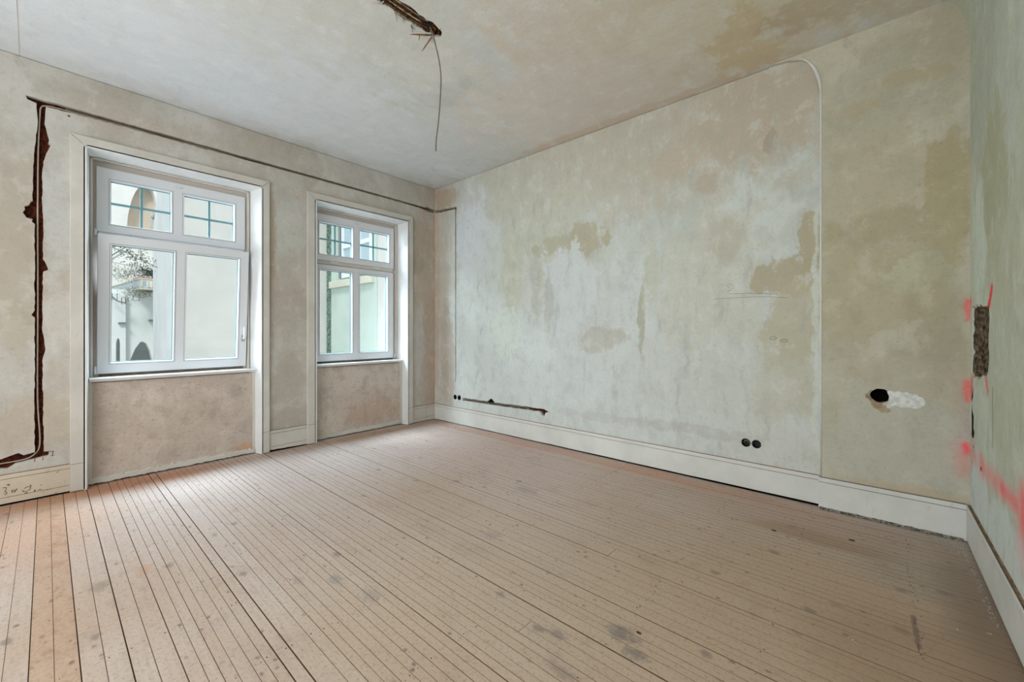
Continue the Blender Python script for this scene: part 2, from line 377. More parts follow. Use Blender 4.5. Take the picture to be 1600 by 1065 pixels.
# floor boards
def floor_mat():
    t = NT('sanded_pine_boards'); P = t.pos2((0, 1)); W = t.warp(P, .10, 5); WL = t.warp(P, .35, 1.6)
    oi = t.add('ShaderNodeObjectInfo').outputs['Random']
    off = t.add('ShaderNodeCombineXYZ'); t.put(off.inputs[0], t.ma('MULTIPLY', oi, 37.0)); t.put(off.inputs[1], t.ma('MULTIPLY', oi, 11.0))
    G = t.vm('ADD', P, off.outputs[0])
    k = 1.22
    grain = t.noise(t.scl(G, (1.1, 26, 1)), 3.0, 6, .65, .6)
    col = t.mix(t.mr(grain, .3, .7), C(176, 161, 150, k), C(188, 175, 166, k))
    col = t.mix(t.ma('MULTIPLY', oi, .45), col, C(174, 153, 137, k))
    # broad toning of the sanded surface, window brightness and dimmer right edge painted in
    big = t.noise(WL, .9, 4, .6)
    col = t.mix(t.ma('MULTIPLY', t.mr(big, .45, .65), .35), col, C(168, 142, 118, k))
    for (a, b, ra, rb, c, st, soft) in [
        (-4.2, 1.8, .9, 1.9, (190, 180, 178), .7, .7), (-3.2, 3.2, 1.2, .7, (190, 166, 158), .5, .7), (-.2, 2.3, .9, .9, (174, 151, 126), .7, .6),
        (-1.2, 1.4, 1.0, .8, (180, 158, 134), .5, .6), (-4.75, .35, .20, .75, (172, 112, 74), .8, .7), (-4.1, -.1, .6, .4, (186, 146, 116), .55, .6),  # the light's orange cast by the left window base is painted into the boards
        (-4.75, 2.6, .13, 1.2, (166, 132, 102), .6, .8), (-3.4, 3.65, 1.4, .10, (182, 142, 122), .6, .6),
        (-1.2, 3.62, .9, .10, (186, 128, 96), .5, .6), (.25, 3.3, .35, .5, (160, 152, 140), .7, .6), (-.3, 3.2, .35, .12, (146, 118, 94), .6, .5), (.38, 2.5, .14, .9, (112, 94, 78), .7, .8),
        (.1, 2.2, .3, .35, (150, 126, 102), .5, .6), (-.55, 3.45, .8, .2, (170, 146, 132), .6, .6)]:
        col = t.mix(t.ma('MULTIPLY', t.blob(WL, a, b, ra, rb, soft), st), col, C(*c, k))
    # two rougher, browner boards
    yy_ = t.add('ShaderNodeSeparateXYZ'); t.put(yy_.inputs[0], P)
    strip = t.ma('MULTIPLY', t.ma('GREATER_THAN', yy_.outputs[1], -.045), t.ma('LESS_THAN', yy_.outputs[1], .087))
    rgh = t.noise(t.scl(W, (1, 1.6, 1)), 9, 7, .75)
    col = t.mix(t.ma('MULTIPLY', strip, .55), col, C(172, 138, 110, k))
    col = t.mix(t.ma('MULTIPLY', t.ma('MULTIPLY', strip, t.mr(rgh, .48, .66)), .6), col, C(150, 112, 84, k))
    # knots, bruises and grey smudges
    n6 = t.noise(t.scl(W, (1.0, 1.6, 1)), 5.0, 6, .7)
    col = t.mix(t.ma('MULTIPLY', t.mr(n6, .60, .74), .55), col, C(138, 120, 108, k))
    n8 = t.noise(t.scl(t.vm('ADD', P, (4.4, 8.1, 0)), (14, 3, 1)), 3.0, 5, .7)
    col = t.mix(t.ma('MULTIPLY', t.mr(n8, .58, .75), .35), col, C(146, 122, 100, k))
    vo = t.add('ShaderNodeTexVoronoi'); t.put(vo.inputs['Vector'], t.scl(G, (.7, 1.5, 1))); vo.inputs['Scale'].default_value = 5.5
    kn = t.mr(t.ma('ADD', vo.outputs['Distance'], t.ma('MULTIPLY', t.noise(P, 30, 3), .09)), .145, .085)
    col = t.mix(t.ma('MULTIPLY', kn, .55), col, C(126, 96, 72, k))
    vo2 = t.add('ShaderNodeTexVoronoi'); t.put(vo2.inputs['Vector'], t.scl(t.warp(P, .03, 25), (1, 1.4, 1))); vo2.inputs['Scale'].default_value = 11
    col = t.mix(t.ma('MULTIPLY', t.ma('MULTIPLY', t.mr(vo2.outputs['Distance'], .18, .06), t.mr(t.noise(P, 3.1, 3), .42, .58)), .75), col, C(104, 90, 84))
    vo3 = t.add('ShaderNodeTexVoronoi'); t.put(vo3.inputs['Vector'], t.scl(t.warp(P, .05, 9), (1, 1.7, 1))); vo3.inputs['Scale'].default_value = 3.1
    col = t.mix(t.ma('MULTIPLY', t.mr(t.ma('ADD', vo3.outputs['Distance'], t.ma('MULTIPLY', t.noise(P, 24, 5, .7), .26)), .27, .17), .65), col, C(124, 114, 110))
    n7 = t.noise(P, 60, 5, .75)
    col = t.mix(t.ma('MULTIPLY', t.mr(n7, .47, .70), .6), col, C(136, 112, 92, k))
    smn = t.noise(P, 26, 6, .7)
    for (u, v, ra, rb, c, st) in [(971, 989, .050, .035, (108, 102, 102), .85), (991, 1021, .045, .022, (104, 96, 96), .85), (871, 991, .035, .02, (118, 108, 106), .8),
                                  (154, 916, .05, .03, (122, 108, 100), .7), (525, 905, .05, .025, (132, 126, 120), .7), (465, 907, .04, .02, (138, 124, 116), .6),
                                  (880, 1050, .06, .02, (126, 112, 106), .6), (770, 836, .05, .03, (132, 124, 122), .6), (820, 765, .08, .03, (134, 122, 120), .6),
                                  (225, 890, .06, .03, (176, 128, 92), .6), (580, 930, .06, .03, (128, 120, 116), .5), (1410, 985, .03, .02, (108, 90, 80), .5)]:
        p = at(u, v, 'Z', 0)
        col = t.mix(t.ma('MULTIPLY', t.blob(t.warp(P, .035, 26), p[0], p[1], ra*1.15, rb*1.15, .6, t.ma('MULTIPLY', t.ma('SUBTRACT', smn, .5), 3.2)), st*.8), col, C(*[x+14 for x in c]))
    p, q = at(1427, 962, 'Z', 0), at(1436, 1012, 'Z', 0)
    col = t.mix(t.ma('MULTIPLY', t.seg(t.warp(P, .02, 25), (p[0], p[1]), (q[0], q[1]), .009, .6), .6), col, C(96, 82, 84))
    for (a_, s_) in (((5.1, 2.2, 0), 2.2), ((1.7, 6.1, 0), 4.5)):
        nn_ = t.noise(t.vm('ADD', t.scl(W, (1.0, 1.3, 1)), a_), s_, 7, .72)
        col = t.mix(t.ma('MULTIPLY', t.mr(nn_, .54, .70), .35), col, C(146, 126, 112, k))
    t.put(t.b.inputs['Base Color'], col)
    t.bump(t.ma('ADD', t.ma('MULTIPLY', grain, .6), t.ma('MULTIPLY', n7, .5)), .25, .004)
    t.b.inputs['Roughness'].default_value = .62; t.b.inputs['Specular IOR Level'].default_value = .3
    return t.m
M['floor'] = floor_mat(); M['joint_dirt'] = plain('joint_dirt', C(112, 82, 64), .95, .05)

# ================================================================== FLOOR
floor = tag(finish('floor', bx(XW-.25, XR+.2, YREAR-.1, YB+.2, -.12, -.03), M['subfloor']), kind='structure')
joints = [-0.11, -0.045, 0.02, 0.087, 0.153, 0.219, 0.283, 0.35, 0.399, 0.439, 0.48, 0.528, 0.568, 0.611, 0.66, 0.739, 0.789, 0.828, 0.87, 0.917, 0.958, 0.999, 1.048, 1.089, 1.131, 1.171, 1.214, 1.261, 1.305, 1.347, 1.391, 1.438, 1.48, 1.522, 1.59, 1.626, 1.66, 1.72, 1.789, 1.825, 1.861, 1.924, 1.994, 2.041, 2.112, 2.143, 2.245, 2.287, 2.331, 2.394]
y = -0.11
while y > YREAR: y -= random.choice((.062, .066, .07)); joints.insert(0, y)
y = 2.394
while y < YB-.02: y += random.choice((.042, .05, .056, .064)); joints.append(y)
joints[-1] = YB+.01
wide = {0.087: .0025, -.045: .002, 0.153: .001, 0.219: .003, 0.35: .002, 0.611: .0035, 0.66: .0035, 1.131: .003, 1.522: .0045, 1.789: .0035, 2.143: .003, 2.331: .0025}
planks = []
for i in range(len(joints)-1):
    g0 = wide.get(joints[i], random.choice((.0003, .0005, .0008, .0010, .0014, .0018)))/2
    g1 = wide.get(joints[i+1], .0006)/2
    y0, y1 = joints[i]+g0, joints[i+1]-g1
    cuts = [XW-.22, XR+.12]
    if random.random() < .45: cuts.insert(1, random.choice((-3.9, -3.1, -2.13, -1.15, .14)))
    for a, b in zip(cuts, cuts[1:]):
        bm = bmesh.new(); dz = random.uniform(-.0004, .0003)
        # 6-sided section with eased upper arrises
        e = .0007
        sec = [(y0, -.024), (y0, dz-e), (y0+e, dz), (y1-e, dz), (y1, dz-e), (y1, -.024)]
        A = [bm.verts.new((a+.0008, yy, zz)) for yy, zz in sec]; B = [bm.verts.new((b-.0008, yy, zz)) for yy, zz in sec]
        for k in range(6): bm.faces.new([A[k], A[(k+1) % 6], B[(k+1) % 6], B[k]])
        bm.faces.new(A[::-1]); bm.faces.new(B)
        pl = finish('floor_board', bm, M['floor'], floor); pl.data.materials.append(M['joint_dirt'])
        for f in pl.data.polygons:
            if abs(f.normal.z) < .9: f.material_index = 1
        planks.append(pl)
# rows of nail heads where the boards cross the joists
bm = bmesh.new()
for i in range(len(joints)-1):
    for k in range(11):
        for yy in (joints[i]+.012, joints[i+1]-.012):
            if random.random() < .42:
                x = .14-.488*k+.012+random.uniform(-.012, .012); r = random.uniform(.0012, .0027)
                c = [bm.verts.new((x+r*1.3*math.cos(a*1.0472), yy+r*math.sin(a*1.0472), .0015)) for a in range(6)]
                d = [bm.verts.new((v.co.x, v.co.y, -.004)) for v in c]
                bm.faces.new(c)
                for a in range(6): bm.faces.new([c[a], c[(a+1) % 6], d[(a+1) % 6], d[a]])
o = finish('nail_heads', bm, plain('rusty_nail', C(86, 66, 54), .8), floor); o['kind'] = 'stuff'

# ================================================================== WINDOW WALL (wall_left)
W1 = dict(o0=.22, o1=1.49, c0=.125, c1=1.573, f0=.25, f1=1.432)
W2 = dict(o0=2.065, o1=3.295, c0=1.965, c1=3.388, f0=2.092, f1=3.250)
ZT = 2.80
fnL = lambda a, b, d: (XW-d, a, b)
cut = .005
chase = jag([(-.105, 3.098), (1.0, 3.092), (2.4, 3.086), (3.62, 3.080), (3.66, 3.10), (3.70, 3.082), (YB-.001, 3.082),
             (YB-.001, 3.030), (3.69, 3.028), (3.60, 3.035), (3.56, 3.052), (2.4, 3.056), (1.5, 3.058), (.3, 3.058), (-.004, 3.050),
             (-.008, 2.92), (.004, 2.84), (.012, 2.80), (.010, 2.77), (.022, 2.76), (.010, 2.72), (-.004, 2.68), (-.020, 2.56), (-.022, 2.36), (-.016, 2.0), (-.018, 1.86), (-.006, 1.84), (.004, 1.80), (.010, 1.775), (-.018, 1.76),
             (-.020, 1.3), (-.008, 1.20), (-.006, 1.15), (-.020, 1.09), (-.018, .72), (-.014, .36), (.012, .356), (.010, .325), (-.03, .318), (-.15, .300), (-.19, .272), (-.25, .285), (-.60, .280),
             (-.60, .330), (-.22, .346), (-.14, .376), (-.115, .352), (-.060, .364), (-.060, .8), (-.060, 1.4), (-.074, 1.42), (-.060, 1.46), (-.060, 1.9),
             (-.060, 2.12), (-.074, 2.14), (-.070, 2.16), (-.100, 2.165), (-.118, 2.20), (-.108, 2.225), (-.112, 2.25), (-.088, 2.262), (-.080, 2.29), (-.070, 2.30), (-.066, 2.6), (-.046, 2.9), (-.050, 3.058), (-.098, 3.070)],
            .03, .0028, 3)
wl = bmesh.new()
outer = [(YREAR, 0), (W1['o0'], 0), (W1['o0'], ZT), (W1['o1'], ZT), (W1['o1'], 0), (W2['o0'], 0), (W2['o0'], ZT), (W2['o1'], ZT), (W2['o1'], 0), (YB+PT, 0), (YB+PT, H-cut), (YREAR, H-cut)]
hole_small = circle2(at(108, 181, 'X', XW)[1], at(108, 181, 'X', XW)[2], .010, .008, 8, .2, 3)
layer(wl, outer, [chase, hole_small], fnL, 0, PT)
wall_left = tag(finish('wall_left', wl, M['wall_window']), kind='structure')
bm = bmesh.new()
for a in ((YREAR, W1['o0']), (W1['o1'], W2['o0']), (W2['o1'], YB+PT)): box(bm, XW-.5, XW-PT, a[0], a[1], -.1, H)
for w in (W1, W2): box(bm, XW-.5, XW-PT, w['o0'], w['o1'], ZT+.01, H)
finish('brick_masonry', bm, M['brick_core'], wall_left)
# scored installer's marks beside the chase (lower corner)
bm = bmesh.new()
for (ya, za, yb, zb) in [(.014, .352, .040, .352), (.034, .352, .032, .318), (.022, .318, .040, .316), (-.060, .318, -.060, .290), (-.018, .316, -.018, .292)]:
    tube(bm, [(XW+.0005, ya, za), (XW+.0005, yb, zb)], .0022, 4)
finish('scored_marks', bm, M['rusty_brown'], wall_left)['kind'] = 'stuff'

# ------------------------------------------------------------------ windows
def build_window(n, w, tilt):
    root = empty('window_%d' % n, (XW, (w['o0']+w['o1'])/2, 0)); tag(root, kind='structure')
    P = lambda name, bm, mat, **k: keep(root, finish(name, bm, mat, None, **k))
    o0, o1, c0, c1, f0, f1 = (w[k] for k in ('o0', 'o1', 'c0', 'c1', 'f0', 'f1'))
    XF = -5.045; xc = -4.82
    # casing: two legs and a mitred head, each with a quirk moulding on the inner edge
    zt, zo = ZT, ZT+.088
    def prism(pts, x0, x1):
        bm = bmesh.new(); a = [bm.verts.new((x0, y, z)) for y, z in pts]; b = [bm.verts.new((x1, y, z)) for y, z in pts]
        bm.faces.new(a[::-1]); bm.faces.new(b)
        for i in range(len(pts)): j = (i+1) % len(pts); bm.faces.new([a[i], a[j], b[j], b[i]])
        return bm
    g = .0012
    P('casing_board', prism([(c0, .012), (o0, .006), (o0, zt-g), (c0, zo-g)], XW-.02, xc), M['casing'], bevel=.004)
    P('casing_board', prism([(o1, .006), (c1, .012), (c1, zo-g), (o1, zt-g)], XW-.02, xc), M['casing'], bevel=.004)
    P('casing_board', prism([(c0+g, zo), (o0+g, zt), (o1-g, zt), (c1-g, zo)], XW-.02, xc), M['casing'], bevel=.004)
    # plinth joint line on the casing legs
    bm = bmesh.new(); box(bm, xc-.001, xc+.0006, c0+.004, o0-.012, .226, .229); box(bm, xc-.001, xc+.0006, o1+.012, c1-.004, .226, .229)
    P('plinth_joint', bm, M['rusty_brown'] if n == 1 else M['groove'])
    bm = bmesh.new()
    box(bm, xc-.004, xc+.006, o0-.012, o0, .01, zt); box(bm, xc-.004, xc+.006, o1, o1+.012, .01, zt); box(bm, xc-.004, xc+.006, o0, o1, zt, zt+.010)
    P('casing_bead', bm, M['reveal'], bevel=.003)
    # splayed reveal boards
    def quad_slab(y0, y1, z0, z1, sgn):
        bm = bmesh.new(); th = .02*sgn
        pts = [(xc, y0), (XF-.02, y1), (XF-.02, y1+th), (xc, y0+th)]
        a = [bm.verts.new((x, y, z0)) for x, y in pts]; b = [bm.verts.new((x, y, z1)) for x, y in pts]
        bm.faces.new(a[::-1]); bm.faces.new(b)
        for i in range(4): j = (i+1) % 4; bm.faces.new([a[i], a[j], b[j], b[i]])
        return bm
    P('reveal_board', quad_slab(o0, f0, 0.004, zt, -1), M['reveal'])
    P('reveal_board', quad_slab(o1, f1, 0.004, zt, 1), M['reveal'])
    bm = bmesh.new()
    pts = [(xc, zt), (XF-.02, 2.785), (XF-.02, 2.805), (xc, zt+.02)]
    a = [bm.verts.new((x, o0, z)) for x, z in pts]; b = [bm.verts.new((x, o1, z)) for x, z in pts]
    bm.faces.new(a[::-1]); bm.faces.new(b)
    for i in range(4): j = (i+1) % 4; bm.faces.new([a[i], a[j], b[j], b[i]])
    P('reveal_board', bm, M['reveal'])
    # stop bead round the frame
    bm = bmesh.new()
    for (ya, yb, za, zb) in ((f0-.004, f0+.012, .90, 2.785), (f1-.012, f1+.004, .90, 2.785), (f0, f1, 2.770, 2.785)):
        box(bm, XF, XF+.040, ya, yb, za, zb)
    P('stop_bead', bm, M['casing'], bevel=.002)
    # parapet under the sill
    bm = bmesh.new(); y0, y1 = o0+.012, o1-.030
    box(bm, -5.30, -4.93, y0-.02, y1+.03, 0.012, .872)
    par = P('parapet_panel', bm, M['parapet'])
    # ragged plaster ledge along the foot and edge strips
    bm = bmesh.new(); m = 60; rnd = random.Random(n*5)
    top = [(y0+(y1-y0)*i/m, .060+rnd.uniform(-.008, .008)) for i in range(m+1)]
    bot = [(y0+(y1-y0)*i/m, .014+rnd.uniform(-.004, .006)) for i in range(m+1)]
    for i in range(m):
        q = [(top[i], -4.932), (top[i+1], -4.932)]
        vs = [bm.verts.new((-4.93, *top[i])), bm.verts.new((-4.93, *top[i+1])), bm.verts.new((-4.915, top[i+1][0], top[i+1][1]-.008)), bm.verts.new((-4.915, top[i][0], top[i][1]-.008)),
              bm.verts.new((-4.912, *bot[i])), bm.verts.new((-4.912, *bot[i+1]))]
        bm.faces.new([vs[0], vs[1], vs[2], vs[3]]); bm.faces.new([vs[3], vs[2], vs[5], vs[4]])
        b2 = bm.verts.new((-4.93, *bot[i])), bm.verts.new((-4.93, *bot[i+1])); bm.faces.new([vs[4], vs[5], b2[1], b2[0]])
    bmesh.ops.remove_doubles(bm, verts=bm.verts, dist=1e-5)
    P('plaster_ledge', bm, M['casing'], smooth=False)
    bm = bmesh.new(); box(bm, -4.932, -4.922, y0-.005, y0+.022, .06, .868); box(bm, -4.932, -4.922, y1-.018, y1+.012, .06, .868)
    P('edge_strip', bm, M['casing'], bevel=.004)
    # sill with a round nose
    bm = bmesh.new(); prof = [(-5.06, .898), (-4.915, .902)]
    prof += [(-4.905+.011*math.sin(a), .891+.011*math.cos(a)) for a in [math.pi*k/6 for k in range(7)]]
    prof += [(-4.915, .868), (-5.06, .868)]
    a = [bm.verts.new((x, o0+.016, z)) for x, z in prof]; b = [bm.verts.new((x, o1-.024, z)) for x, z in prof]
    bm.faces.new(a[::-1]); bm.faces.new(b)
    for i in range(len(prof)): j = (i+1) % len(prof); bm.faces.new([a[i], a[j], b[j], b[i]])
    P('window_sill', bm, M['reveal'], smooth=False, bevel=0)
    bm = bx(-4.931, -4.916, y0+.02, y1-.05, .860, .869); P('sill_crack', bm, M['groove'])
    # outer frame
    bm = bmesh.new(); xa, xb = -5.125, XF
    fs0, fs1 = f0, f1
    box(bm, xa, xb, fs0, fs0+.052, .898, 2.785); box(bm, xa, xb, fs1-.042, fs1, .898, 2.785)
    box(bm, xa, xb, fs0+.052, fs1-.042, 2.705, 2.785); box(bm, xa, xb, fs0+.052, fs1-.042, .898, .945)
    box(bm, xa, xb, fs0+.052, fs1-.042, 2.09, 2.19)
    frame = P('window_frame', bm, M['frame_shaded'])
    bm = bmesh.new(); box(bm, -5.129, -5.125, fs0, fs0+.06, .9, 2.785); box(bm, -5.135, -5.1255, fs1-.07, fs1, .9, 2.785)
    P('outer_rim', bm, M['teal'])
    def sash(name, y0, y1, z0, z1, ys, zs, grid, bot_rail=.09, xin=-5.028, xout=-5.098, ang=0):
        """grid sash; ys = pane y-ranges"""
        piv = Vector((xin, (y0+y1)/2, z0)); s = empty(name, piv); keep(root, s)
        def S(nm, bm, mat, **k):
            bmesh.ops.translate(bm, verts=bm.verts, vec=-piv)
            o = finish(nm, bm, mat, s, **k); return o
        bm = bmesh.new(); za, zb = zs
        layer(bm, [(y0, z0), (y1, z0), (y1, z1), (y0, z1)], [[(p, za), (q, za), (q, zb), (p, zb)] for p, q in ys], lambda a, b, d: (xin-d, a, b), 0, xin-xout)
        S('sash_frame', bm, M['upvc'], bevel=.003)
        for (p, q) in ys:
            # bead line, raised lip and spacer
            bm = bmesh.new(); e = .010
            layer(bm, [(p-e, za-e), (q+e, za-e), (q+e, zb+e), (p-e, zb+e)], [[(p, za), (q, za), (q, zb), (p, zb)]], lambda a, b, d: (xin+.004-d, a, b), 0, .006)
            S('glazing_bead', bm, M['upvc'], bevel=.0015)
            bm = bmesh.new(); e2 = .0125
            layer(bm, [(p-e2, za-e2), (q+e2, za-e2), (q+e2, zb+e2), (p-e2, zb+e2)], [[(p-e, za-e), (q+e, za-e), (q+e, zb+e), (p-e, zb+e)]], lambda a, b, d: (xin+.0008-d, a, b), 0, .003)
            S('bead_joint', bm, M['groove'])
            bm = bmesh.new()
            layer(bm, [(p, za), (q, za), (q, zb), (p, zb)], [[(p+.006, za+.006), (q-.006, za+.006), (q-.006, zb-.006), (p+.006, zb-.006)]], lambda a, b, d: (xin-.045-d, a, b), 0, .012)
            S('glass_spacer', bm, M['teal'])
            S('glass_pane', bx(xin-.034, xin-.030, p+.0005, q-.0005, za+.0005, zb-.0005), M['glass'])
            if grid:
                ym, zm = (p+q)/2+.0, (za+zb)/2-.002
                bm = bmesh.new(); box(bm, xin-.062, xin-.044, ym-.009, ym+.009, za, zb)
                S('muntin', bm, M['teal'])
                bm = bmesh.new(); box(bm, xin-.063, xin-.045, p, q, zm-.009, zm+.009)
                S('muntin', bm, M['teal'])
        if ang: s.rotation_euler = (0, ang, 0)
        return s, S
    if n == 1: pu = [(.374, .789), (.887, 1.305)]; pl = [(.374, .800), (.893, 1.325)]; u0, u1, l0, l1 = .285, 1.402, .288, 1.410
    else: pu = [(2.185, 2.609), (2.707, 3.133)]; pl = [(2.190, 2.602), (2.707, 3.115)]; u0, u1, l0, l1 = 2.105, 3.212, 2.105, 3.205
    up, S = sash('upper_sash', u0, u1, 2.162, 2.722, pu, (2.240, 2.622), True)
    ym = (u0+u1)/2
    S('vent_latch', bx(-5.028, -5.018, ym-.03, ym+.03, 2.672, 2.690), M['upvc'], bevel=.003)
    bm = bmesh.new(); tube(bm, [(-5.018, ym+.012, 2.681), (-5.0145, ym+.012, 2.681)], .004, 8); S('latch_screw', bm, M['steel'])
    lo, S = sash('lower_sash', l0, l1, .925, 2.130 if n == 1 else 2.108, pl, (1.018, 2.045), False, ang=math.radians(4.7) if tilt else 0)
    if n == 1:
        yh, zh = 1.373, 1.225
        bm = bmesh.new(); box(bm, -5.028, -5.018, yh-.014, yh+.014, zh-.034, zh+.034); S('handle_plate', bm, M['steel'], bevel=.003)
        bm = bmesh.new(); tube(bm, [(-5.018, yh, zh), (-4.978, yh, zh)], .009, 10)
        tube(bm, spline([(-4.980, yh, zh-.004), (-4.972, yh, zh+.012), (-4.972, yh, zh+.06), (-4.974, yh, zh+.118)], 4), .0085, 10)
        S('handle', bm, M['handle'], smooth=True)
    # hinges
    def hinge(y, z, h=.05):
        bm = bmesh.new(); tube(bm, [(-5.018, y, z-h/2), (-5.018, y, z+h/2)], .0085, 10); tube(bm, [(-5.018, y, z+h/2), (-5.018, y, z+h/2+.008)], .005, 8)
        P('hinge', bm, M['upvc'], smooth=False)
    if n == 1:
        hinge(f0+.028, 2.150, .045); hinge(f0+.028, .955, .06)
    else:
        hinge(f1-.028, 2.120, .04); hinge(f1-.028, .955, .05)
    for yy in (ym-.30, ym+.28):
        bm = bx(-5.030, -5.014, yy-.045, yy+.045, 2.136, 2.156)
        P('hinge_cover', bm, M['upvc'], bevel=.005)
    bm = bx(-5.0455, -5.036, f0+.05, f1-.045, 2.130 if n == 1 else 2.118, 2.160); P('transom_gap', bm, M['casing'] if n == 2 else M['upvc'])
    bm = bx(-5.0455, -5.040, f0+.05, f1-.045, .900, .924); P('sill_gap', bm, M['groove'])
    return root
build_window(1, W1, True)
build_window(2, W2, False)

# ================================================================== BACK WALL (recessed field + projecting chimney section)
fnB = lambda a, b, d: (a, YB+d, b)
XS = -.286
def b2(u, v): p = at(u, v, 'Y', YB); return (p[0], p[2])
ol = [b2(711.2, 620), b2(717.6, 621)]; orr = [b2(1165.4, 691.2), b2(1182, 693.6)]
R = .034
top = jag([(XW+.0005, 3.030), (XW+.03, 3.032), (XW+.09, 3.028), (XW+.12, 3.020), (-4.402, 3.008), (-4.396, 2.0), (-4.394, .585), (-4.378, .585), (-4.378, 1.5), (-4.376, 2.9), (-4.370, 3.036), (XW+.10, 3.064), (XW+.05, 3.062), (XW+.0005, 3.082)], .03, .0024, 9)
# slanted chase near the skirting
ca, cb = b2(723, 623.5), b2(850, 641.5)
lowch = jag([(ca[0], ca[1]+.012), (ca[0]+.25, ca[1]+.018), (b2(763, 630)[0]-.045, b2(763, 630)[1]+.018)], .03, .002, 4)[:-1]
cbox = b2(767.5, 627)
def chase_low():
    z = lambda x: ca[1]+(cb[1]-ca[1])*(x-ca[0])/(cb[0]-ca[0])
    up = []; n = 46; rnd = random.Random(11)
    for i in range(n+1):
        x = ca[0]+(cb[0]-ca[0])*i/n; r = math.hypot(x-cbox[0], 0)
        zz = z(x)+.019+rnd.uniform(-.003, .003)
        if r < .036: zz = max(zz, cbox[1]+math.sqrt(.036**2-r*r)+.004)
        up.append((x, zz))
    end = [(cb[0]+.02, z(cb[0])+.012), (cb[0]+.07, z(cb[0])-.004), (cb[0]+.02, z(cb[0])-.020), (cb[0]+.005, z(cb[0])-.060), (cb[0]-.03, z(cb[0])-.055), (cb[0]-.05, z(cb[0])-.026)]
    dn = []
    for i in range(n-2, -1, -1):
        x = ca[0]+(cb[0]-ca[0])*i/n
        dn.append((x, z(x)-.017+rnd.uniform(-.004, .003)))
    return up+end+dn
# outline of the recessed field runs under the projecting slab
wb = bmesh.new()
layer(wb, [(XW, 0), (XS+.25, 0), (XS+.25, H-.001), (-.62, H-.001), (-.62, H-cut), (XW, H-cut)],
      [top, chase_low()]+[circle2(c[0], c[1], R) for c in ol+orr], fnB, 0, PT)
wall_back = tag(finish('wall_back', wb, M['wall_back']), kind='structure')
finish('brick_masonry', bx(XW-.3, XR+.3, YB+PT, YB+.25, -.1, H), M['brick_core'], wall_back)
# projecting section with its rounded upper corner
ph = at(1375.5, 617.5, 'Y', YP); ph2 = (ph[0], ph[2])
fnP = lambda a, b, d: (a, YP+d, b)
arc = [(XS-.20, H-.0005)]
cx_, cz_, rx_, rz_ = XS-.155, 3.02, .155, .33
arc = [(-.62, H-.0005), (-.50, 3.372)]+[(cx_+rx_*math.sin(a), cz_+rz_*math.cos(a)) for a in [math.pi/2*k/12 for k in range(0, 13)]]
pts = [(XR+.25, 0), (XR+.25, H-.0005)]+arc+[(XS, 2.0), (XS, 0)]
ws = bmesh.new()
layer(ws, pts, [circle2(ph2[0], ph2[1], .052, .047, 22, .05, 5)], fnP, 0, .075)
slab = finish('chimney_breast_plaster', ws, M['wall_slab'], wall_back)
# pale raised arris along the step
bm = bmesh.new(); pth = [(XS-.001, YP+.002, .23), (XS-.001, YP+.002, 1.0), (XS-.001, YP+.002, 2.0), (XS-.001, YP+.002, 3.02)]+[(cx_+rx_*math.sin(a), YP+.002, cz_+rz_*math.cos(a)) for a in [math.pi/2*k/12 for k in range(11, -1, -1)]]
tube(bm, pth, .0065, 8, taper=[1]*4+[1.0, 1.4, 1.7, 1.9, 1.9, 1.7, 1.4, 1.0, .8, .6, .4, .2]); finish('rounded_arris', bm, M['skirting'], wall_back, smooth=True)
# hollow behind the flue hole
bm = bmesh.new(); ring = circle2(ph2[0], ph2[1], .052, .047, 22, .05, 5)
A = [bm.verts.new((x, YP+.001, z)) for x, z in ring]; B = [bm.verts.new((x, YP+.074, z)) for x, z in ring]
for i in range(22): j = (i+1) % 22; bm.faces.new([A[i], A[j], B[j], B[i]])
bm.faces.new(B); finish('hole_lining', bm, M['void'], wall_back)
# white filler smeared beside the flue hole, and chipped plaster under it
bm = bmesh.new(); fp = [(1386, 611), (1391, 610), (1396, 612), (1403, 611), (1410, 613), (1418, 613), (1424, 616), (1432, 616), (1437, 620), (1441, 621), (1446, 628), (1445, 632), (1439, 637), (1429, 638), (1419, 636), (1410, 637), (1400, 633), (1394, 634), (1390, 638), (1385, 636), (1388, 628), (1389, 619)]
layer(bm, jag([(at(u, v, 'Y', YP)[0], at(u, v, 'Y', YP)[2]) for u, v in fp], .008, .0015, 6), [], fnP, -.0018, .001); finish('plaster_filler', bm, M['filler'], wall_back)
# pencil marks
def w3(u, v): p = at(u, v, 'Y', YB-.0012); return tuple(p)
bm = bmesh.new()
for (u, v, ru, rv) in ((1208, 528, 5.5, 2.2), (1225, 532, 6, 3)):
    tube(bm, [w3(u+ru*math.cos(a), v+rv*math.sin(a)) for a in [2*math.pi*k/16 for k in range(17)]], .0012, 4)
tube(bm, [w3(1220, 532), w3(1229, 532)], .0012, 4)
tube(bm, [w3(1115, 467), w3(1150, 465), w3(1190, 463), w3(1232, 465)], .0010, 4)
tube(bm, [w3(1140, 459), w3(1170, 458), w3(1215, 459)], .0009, 4)
tube(bm, [w3(1140, 450), w3(1136, 446), w3(1140, 443), w3(1146, 446), w3(1143, 452), w3(1136, 456)], .0009, 4)
finish('pencil_marks', bm, M['pencil'], wall_back)['kind'] = 'stuff'
# drips of grime and small pits scored in the back wall are in the plaster material

